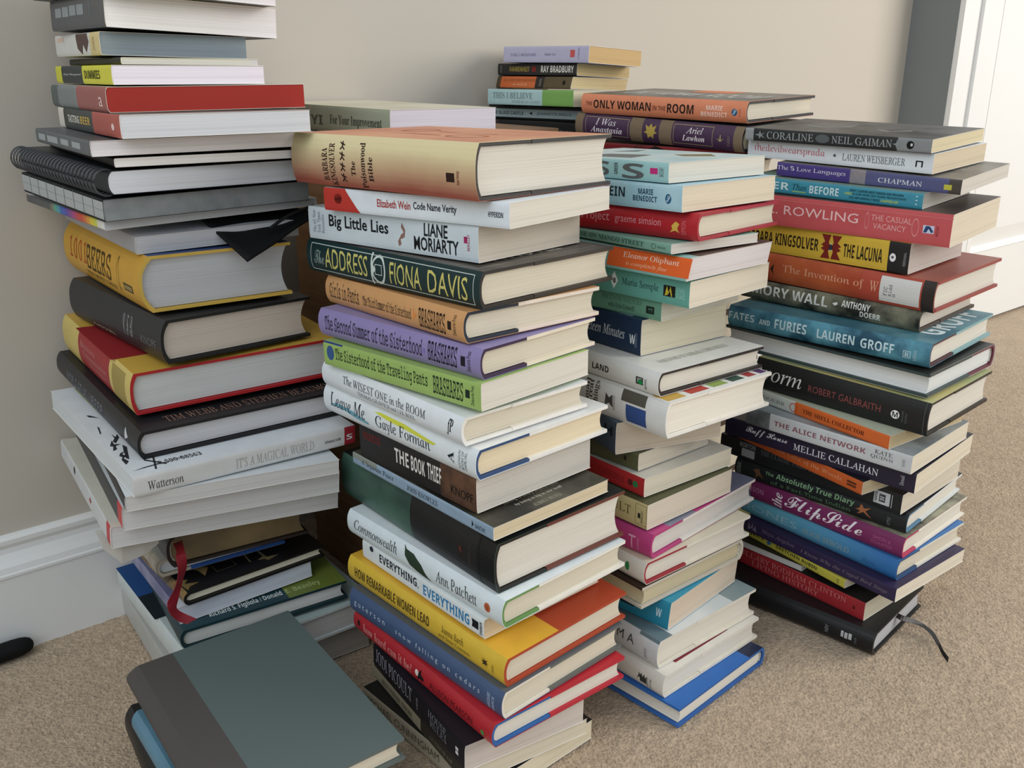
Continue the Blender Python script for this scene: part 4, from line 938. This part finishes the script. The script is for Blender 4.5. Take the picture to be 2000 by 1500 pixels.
# ================================================================ loose pieces that belong to single books
bpy.context.view_layer.update()
def local(o, pts): M = o.matrix_world.inverted(); return [M @ Vector(p) for p in pts]
def smooth_pts(pts, n=5):
    P = [Vector(p) for p in pts]; out = []
    for i in range(len(P) - 1):
        a, b, c, d = P[max(i - 1, 0)], P[i], P[i + 1], P[min(i + 2, len(P) - 1)]
        for k in range(n):
            t = k / n; out.append(.5 * ((2 * b) + (c - a) * t + (2 * a - 5 * b + 4 * c - d) * t * t + (3 * b - a - 3 * c + d) * t ** 3))
    return out + [P[-1]]
rb = smooth_pts([(-.3290, .8300, .1840), (-.3200, .8120, .1850), (-.3160, .8010, .1845), (-.3149, .7995, .180), (-.3153, .7990, .168), (-.3197, .7975, .154), (-.3245, .7955, .142), (-.3273, .7945, .1334), (-.3263, .7940, .1263), (-.3204, .7960, .1185), (-.3120, .7990, .1120)])
r_ = strip(local(old, rb), [Vector((.9, .35 + .25 * math.sin(i * .35), .25 * math.sin(i * .3))) for i in range(len(rb))], .0105, .0005, 'ribbon_bookmark', mat('8a1c28'), old); r_['label'] = 'dark red satin ribbon bookmark hanging out'
rb = smooth_pts([(.4490, .9640, .0195), (.4540, .9560, .0185), (.4714, .9560, .0125), (.4800, .9540, .009), (.4870, .9450, .0055), (.4865, .9250, .0042), (.4838, .9059, .0045), (.4844, .8940, .0040)])
r_ = strip(local(bible, rb), [Vector((1, .3 * math.cos(i * .2), .25 * math.sin(i * .25))) for i in range(len(rb))], .0085, .0005, 'ribbon_bookmark', mat('151210'), bible); r_['label'] = 'black ribbon bookmark trailing onto the carpet'
# wire binding of the notebook
A_, B_, T_ = POS['A10'][6:9]
mb = MB()
for k in range(26):
    yy = A_ / 2 - .006 - k * (A_ - .012) / 25
    for dy in (0, .0022):
        v, f = tube([(-B_ / 2 + .004 + math.cos(a) * .0105 - .004, yy - dy, T_ / 2 + math.sin(a) * (T_ / 2 + .0012)) for a in [math.pi * .35 + i * (math.pi * 1.3) / 12 for i in range(13)]], .0006, 6)
        mb.add(v, f)
wc = mb.build('wire_coil', [mat('4a4c50')], nb, True)
# black fabric folder drooping over the edge of the left stack
C_ = COUNT['A']
fo = root_empty('fabric_folder', -.2485, .9100, .4925, .70)
gx, gy = 14, 14; V, F = [], []
P00, P10, P11, P01 = Vector((-.2920, .8900, .4905)), Vector((-.2440, .8600, .4570)), Vector((-.1930, .9480, .4880)), Vector((-.2450, .9800, .4905))
for j in range(gy + 1):
    for i in range(gx + 1):
        a, b = i / gx, j / gy; p = (P00 * (1 - a) + P10 * a) * (1 - b) + (P01 * (1 - a) + P11 * a) * b
        V.append(p + Vector((0, 0, .0008 * math.sin(9 * a + 3 * b) * math.sin(7 * b) + .0 * b)))
n0 = len(V); V += [p - Vector((0, 0, .0022)) for p in V]
for j in range(gy):
    for i in range(gx):
        q = (j * (gx + 1) + i, j * (gx + 1) + i + 1, (j + 1) * (gx + 1) + i + 1, (j + 1) * (gx + 1) + i); F += [q, tuple(x + n0 for x in q[::-1])]
rim = [i for i in range(gx + 1)] + [j * (gx + 1) + gx for j in range(1, gy + 1)] + [gy * (gx + 1) + i for i in range(gx - 1, -1, -1)] + [j * (gx + 1) for j in range(gy - 1, 0, -1)]
for k in range(len(rim)): a, b = rim[k], rim[(k + 1) % len(rim)]; F.append((a, a + n0, b + n0, b))
bpy.context.view_layer.update()
obj('folder_sheet', local(fo, V), F, mat('c|0e0f11'), fo, smooth=True)
v, f = tube(local(fo, smooth_pts([(-.2300, .8960, .4800), (-.2150, .9130, .4900), (-.1960, .9400, .4955)])), .0016, 6); obj('piping', v, f, mat('c|17181b'), fo, smooth=True)
fo['label'] = 'black fabric folder corner drooping from the tall left stack above the golden yellow book'; fo['category'] = 'folder'
# lowest pages of the bottom comic sagging over the edge
pl = comic.matrix_world
def under(p): q = comic.matrix_world.inverted() @ p; q.z = -.0004; return comic.matrix_world @ q
pts = [Vector(p) for p in ((-.3760, .7740, .2050), (-.3610, .7765, .1880), (-.3450, .7865, .1915), (-.3330, .7960, .1990))]
up = [under(p) for p in pts]; bd = Vector((-.565, .825, 0)) * .03
V = pts + up + [under(p + bd) - Vector((0, 0, .0006)) for p in pts] + [under(p + bd) for p in up]
for i_ in range(4):
    if V[i_].z > V[4 + i_].z - .001: V[i_].z = V[4 + i_].z - .001
F = []; n = 4
for i in range(n - 1): F += [(i, i + 1, n + i + 1, n + i), (2 * n + i + 1, 2 * n + i, 3 * n + i, 3 * n + i + 1), (i + 1, i, 2 * n + i, 2 * n + i + 1), (n + i, n + i + 1, 3 * n + i + 1, 3 * n + i)]
F += [(0, n, 3 * n, 2 * n), (n - 1, 3 * n - 1, 4 * n - 1, 2 * n - 1)]
o = obj('sagging_pages', local(comic, V), F, mat('bab6ae'), comic); o['label'] = 'grey lower pages sagging from the comic'
# ================================================================ setting
DX, DY, NX, NY, D0 = .76905, .63919, -.63919, .76905, 1.0597
def W(s, d, z): return Vector((DX * s + NX * (D0 + d), DY * s + NY * (D0 + d), z))       # s along the wall, d behind its skirting face
def wallbox(mb, s0, s1, d0, d1, z0, z1, m=0):
    v = [W(s, d, z) for z in (z0, z1) for s, d in ((s0, d0), (s1, d0), (s1, d1), (s0, d1))]
    mb.add(v, [(3, 2, 1, 0), (4, 5, 6, 7), (0, 1, 5, 4), (1, 2, 6, 5), (2, 3, 7, 6), (3, 0, 4, 7)], m)
def paint(N, L, b, base, var):
    tc = N.new('ShaderNodeTexCoord'); n = N.new('ShaderNodeTexNoise'); n.inputs['Scale'].default_value = 420; n.inputs['Detail'].default_value = 3; L.new(tc.outputs['Object'], n.inputs['Vector'])
    bp = N.new('ShaderNodeBump'); bp.inputs['Strength'].default_value = .12; bp.inputs['Distance'].default_value = .0006; L.new(n.outputs[0], bp.inputs['Height']); L.new(bp.outputs[0], b.inputs['Normal'])
    b.inputs['Base Color'].default_value = lin(base); b.inputs['Roughness'].default_value = var
beige = node_mat('beige_wall_paint', lambda N, L, b: paint(N, L, b, 'c3bcb0', .85))
shadep = node_mat('painted_shade_wall', lambda N, L, b: paint(N, L, b, '7b8080', .85))  # shade on the wall return beside the door casing, painted in as darker grey
white = node_mat('white_gloss_paint', lambda N, L, b: paint(N, L, b, 'e6e6e4', .35))
def carpet(N, L, b):
    tc = N.new('ShaderNodeTexCoord')
    def nz(s, d=3):
        n = N.new('ShaderNodeTexNoise'); n.inputs['Scale'].default_value = s; n.inputs['Detail'].default_value = d; n.inputs['Roughness'].default_value = .65; L.new(tc.outputs['Object'], n.inputs['Vector']); return n
    a, c = nz(260, 4), nz(18); vo = N.new('ShaderNodeTexVoronoi'); vo.inputs['Scale'].default_value = 330; L.new(tc.outputs['Object'], vo.inputs['Vector'])
    r = N.new('ShaderNodeValToRGB'); e = r.color_ramp.elements; e[0].position = .33; e[0].color = lin('a5917a'); e[1].position = .56; e[1].color = lin('c9b297'); L.new(a.outputs[0], r.inputs[0])
    x = e.new(.75); x.color = lin('d9c2a6')
    r2 = N.new('ShaderNodeValToRGB'); e = r2.color_ramp.elements; e[0].position = .3; e[0].color = (.86, .86, .86, 1); e[1].position = .7; e[1].color = (1, 1, 1, 1); L.new(c.outputs[0], r2.inputs[0])
    mx = N.new('ShaderNodeMixRGB'); mx.blend_type = 'MULTIPLY'; mx.inputs[0].default_value = 1; L.new(r.outputs[0], mx.inputs[1]); L.new(r2.outputs[0], mx.inputs[2]); L.new(mx.outputs[0], b.inputs['Base Color'])
    ad = N.new('ShaderNodeMath'); ad.operation = 'MULTIPLY_ADD'; ad.inputs[1].default_value = -.6; L.new(vo.outputs[0], ad.inputs[0]); L.new(a.outputs[0], ad.inputs[2])
    bp = N.new('ShaderNodeBump'); bp.inputs['Strength'].default_value = .9; bp.inputs['Distance'].default_value = .003; L.new(ad.outputs[0], bp.inputs['Height']); L.new(bp.outputs[0], b.inputs['Normal'])
    b.inputs['Roughness'].default_value = 1; b.inputs['Specular IOR Level'].default_value = .05; b.inputs['Sheen Weight'].default_value = .15
cm = node_mat('beige_carpet', carpet)
def struct(o): o['kind'] = 'structure'; return o
# floor with real pile relief near the camera
from mathutils import noise as mn
v, f = [], []; x0, x1, y0, y1, st_ = -1.1, 1.5, .45, 2.0, .004
nx, ny = int((x1 - x0) / st_), int((y1 - y0) / st_)
for j in range(ny + 1):
    for i in range(nx + 1):
        x, y = x0 + i * st_, y0 + j * st_; h = mn.noise((x * 120, y * 120, 0)) * .0014 + mn.noise((x * 240, y * 240, 5)) * .0010 - .0022
        if i in (0, nx) or j in (0, ny): h = -.004
        v.append((x, y, h))
for j in range(ny):
    for i in range(nx): a = j * (nx + 1) + i; f.append((a, a + 1, a + nx + 2, a + nx + 1))
k = len(v); v += [(-5, -4, -.0045), (6, -4, -.0045), (6, 6, -.0045), (-5, 6, -.0045)]; f.append((k, k + 1, k + 2, k + 3))
struct(obj('floor', v, f, cm, smooth=True))
mb = MB(); wallbox(mb, -1.8, .36, .018, .30, -.01, 2.5); struct(mb.build('wall_left', [beige]))
mb = MB(); wallbox(mb, .36, 2.122, .107, .30, -.01, 2.5); struct(mb.build('wall_back', [beige]))
mb = MB(); wallbox(mb, 2.122, 4.8, .0, .30, -.01, 2.5); struct(mb.build('wall_right', [shadep]))
prof = [(0, .134), (.005, .133), (.0085, .130), (.0085, .125), (.006, .120), (.007, .114), (.011, .107), (.0155, .101), (.0165, .096), (.0165, .0945), (.0195, .0935), (.0195, .0905), (.018, .0895), (.018, -.004), (0, -.004)]
def skirting(name, s0, s1, dback):
    v = [W(s, dback - a, z) for s in (s0, s1) for a, z in prof]; n = len(prof)
    f = [(i, (i + 1) % n, (i + 1) % n + n, i + n) for i in range(n)] + [tuple(range(n)), tuple(range(n, 2 * n))[::-1]]
    return struct(obj(name, v, f, white))
skirting('baseboard_left', -1.8, .36, .018); skirting('baseboard_back', .36, 2.122, .107)
mb = MB(); wallbox(mb, 2.124, 2.196, -.012, 0, 0, 2.1); wallbox(mb, 2.196, 2.285, -.020, 0, 0, 2.1); wallbox(mb, 2.285, 2.298, -.012, 0, 0, 2.1); struct(mb.build('trim_1', [white]))
# panelled door leaf
mb = MB(); sA, sB = 2.305, 3.12
wallbox(mb, sA, sB, -.001, 0, .004, 2.03)
wallbox(mb, sA, sB, -.012, -.001, .004, .192); wallbox(mb, sA, sB, -.012, -.001, 1.90, 2.03); wallbox(mb, sA, sB, -.012, -.001, .86, .98); wallbox(mb, sA, sA + .02, -.012, -.001, .192, 1.9); wallbox(mb, sB - .11, sB, -.012, -.001, .192, 1.9)
for z0, z1 in ((.192, .86), (.98, 1.90)):      # sloped sticking below and above each panel
    for za, zb in ((z0, z0 + .012), (z1, z1 - .012)):
        v = [W(sA + .02, -.015, za), W(sB - .11, -.015, za), W(sB - .11, -.0015, zb), W(sA + .02, -.0015, zb), W(sA + .02, -.001, za), W(sB - .11, -.001, za)]
        mb.add(v, [(0, 1, 2, 3), (4, 3, 2, 5), (0, 4, 5, 1), (0, 3, 4), (1, 5, 2)])
    v = [W(sA + .02, -.0015, z0 + .012), W(sB - .11, -.0015, z0 + .012), W(sB - .11, -.009, z0 + .05), W(sA + .02, -.009, z0 + .05)]
    wallbox(mb, sA + .02, sB - .11, -.009, -.001, z0 + .05, z1 - .05); mb.add(v, [(0, 1, 2, 3)])
dr = struct(mb.build('door_1', [white]))
# black rubber bar on the carpet along the skirting
v, f = tube([W(s, -.013, .0105) for s in (-.35, -.2, 0, .15, .158, .164, .168, .170)], .0105, 14)
for k_, sc in ((4, .95), (5, .82), (6, .6), (7, .25)):
    c = W((-.35, -.2, 0, .15, .158, .164, .168, .170)[k_], -.013, .0105)
    for i in range(14): v[k_ * 14 + i] = c + (v[k_ * 14 + i] - c) * sc
o = obj('rubber_bar', v, f, mat('c|0c0c0d'), smooth=True); o['label'] = 'black rubber bar with rounded end lying against the white baseboard at left'; o['category'] = 'rubber bar'
# ---------------------------------------------------------------- open wooden cabinet behind the stacks
def wood(N, L, b, c1='6e5138', c2='8d6b4c'):
    tc = N.new('ShaderNodeTexCoord'); mp = N.new('ShaderNodeMapping'); mp.inputs['Scale'].default_value = (3, 3, 40); L.new(tc.outputs['Object'], mp.inputs[0])
    n = N.new('ShaderNodeTexNoise'); n.inputs['Scale'].default_value = 3; n.inputs['Detail'].default_value = 5; L.new(mp.outputs[0], n.inputs['Vector'])
    r = N.new('ShaderNodeValToRGB'); e = r.color_ramp.elements; e[0].position = .3; e[0].color = lin(c1); e[1].position = .7; e[1].color = lin(c2); L.new(n.outputs[0], r.inputs[0]); L.new(r.outputs[0], b.inputs['Base Color']); b.inputs['Roughness'].default_value = .6
wm = node_mat('brown_wood', wood); wl = node_mat('tan_wood', lambda N, L, b: wood(N, L, b, '9c7653', 'b48d66'))
cab = root_empty('wooden_cabinet', -.105, 1.205, 0, math.atan2(.637, .771)); cab['label'] = 'small brown wooden cabinet with open compartments behind the left and centre stacks'; cab['category'] = 'cabinet'
a_, b_, H_ = .15, .075, .5515      # half width, half depth, height
def part(nm, m, *bx):
    mb = MB(); [mb.box(*q) for q in bx]; return mb.build(nm, [m], cab)
part('side_panel', wl, (-a_, -a_ + .012, -b_, b_, 0, H_ - .012)); part('side_panel', wm, (a_ - .012, a_, -b_, b_, 0, H_ - .012))
part('back_panel', wm, (-a_ + .012, a_ - .012, b_ - .006, b_, .0, H_ - .012)); part('top_panel', wm, (-a_, a_, -b_, b_, H_ - .012, H_))
for z_ in (.004, .15, .31): part('shelf', wm, (-a_ + .012, a_ - .012, -b_ - .004, b_ - .006, z_, z_ + .016))
part('drawer_front', wm, (-a_ + .014, a_ - .014, -b_ - .004, -b_ + .010, .40, H_ - .014)); part('door', wm, (-a_ + .014, -a_ + .045, -b_ - .003, -b_ + .010, .33, .396))
# black cloth bag between the left and centre stacks
bag = root_empty('cloth_bag', -.112, 1.003, 0, .69); bag['label'] = 'black cloth bag slumped in the dark gap between the left and centre stacks'; bag['category'] = 'bag'
V, F = [], []; nu, nv = 24, 14
for j in range(nv + 1):
    t = j / nv; z = .26 * t; r0 = 1 - .35 * t ** 2
    for i in range(nu):
        a = 2 * math.pi * i / nu; c, s = math.cos(a), math.sin(a); q = (abs(c) ** 4 + abs(s) ** 4) ** -.25
        wv = 1 + .05 * math.sin(3 * a + 5 * t) + .03 * math.sin(7 * a - 9 * t)
        V.append((0.044 * c * q * r0 * wv, .036 * s * q * r0 * wv, z + (.012 * math.sin(2 * a) * t)))
for j in range(nv):
    for i in range(nu): F.append((j * nu + i, j * nu + (i + 1) % nu, (j + 1) * nu + (i + 1) % nu, (j + 1) * nu + i))
F += [tuple(range(nu))[::-1], tuple(nv * nu + i for i in range(nu))]
obj('bag_body', V, F, mat('c|0d0d0f'), bag, smooth=True)
pts = smooth_pts([(-.025, 0, .25), (-.02, 0, .30), (0, 0, .315), (.02, 0, .30), (.025, 0, .25)]); v, f = tube(pts, .004, 8); obj('handle', v, f, mat('c|121214'), bag, smooth=True)
# ---------------------------------------------------------------- the books that carry the two rear stacks, out of sight
def filler(prefix, x, y, yaw, A, B, ztop, n, label, group, spine):
    T = ztop / n
    POS['Z'] = [x, y, 0, yaw, 0, 0, A, B, T]; STACK['Z'] = ''; GROUP['Z'] = group
    o = book('Z', 'L', 'hc', 'plain', spine, None, None, PC); o['label'] = label; o['group'] = group
    for k in range(1, n):
        c = o.copy(); COL.objects.link(c); c.matrix_world = Matrix.Translation((0, 0, T * k)) @ o.matrix_world
        for ch in o.children: d = ch.copy(); COL.objects.link(d); d.parent = c
e_ = POS['E6']; filler('E', e_[0], e_[1], e_[3], .150, .078, e_[2] - .0012, 13, 'plain dark hardcover hidden low in the far small stack, behind the centre stack', 'lower books of the far small stack', '2e3134')
e_ = POS['F3']; filler('F', e_[0] + .004, e_[1] + .008, e_[3] - .12, .180, .115, e_[2] - .0012, 13, 'plain brown hardcover hidden low in the rear centre stack, behind the others', 'lower books of the rear centre stack', '4a3a30')
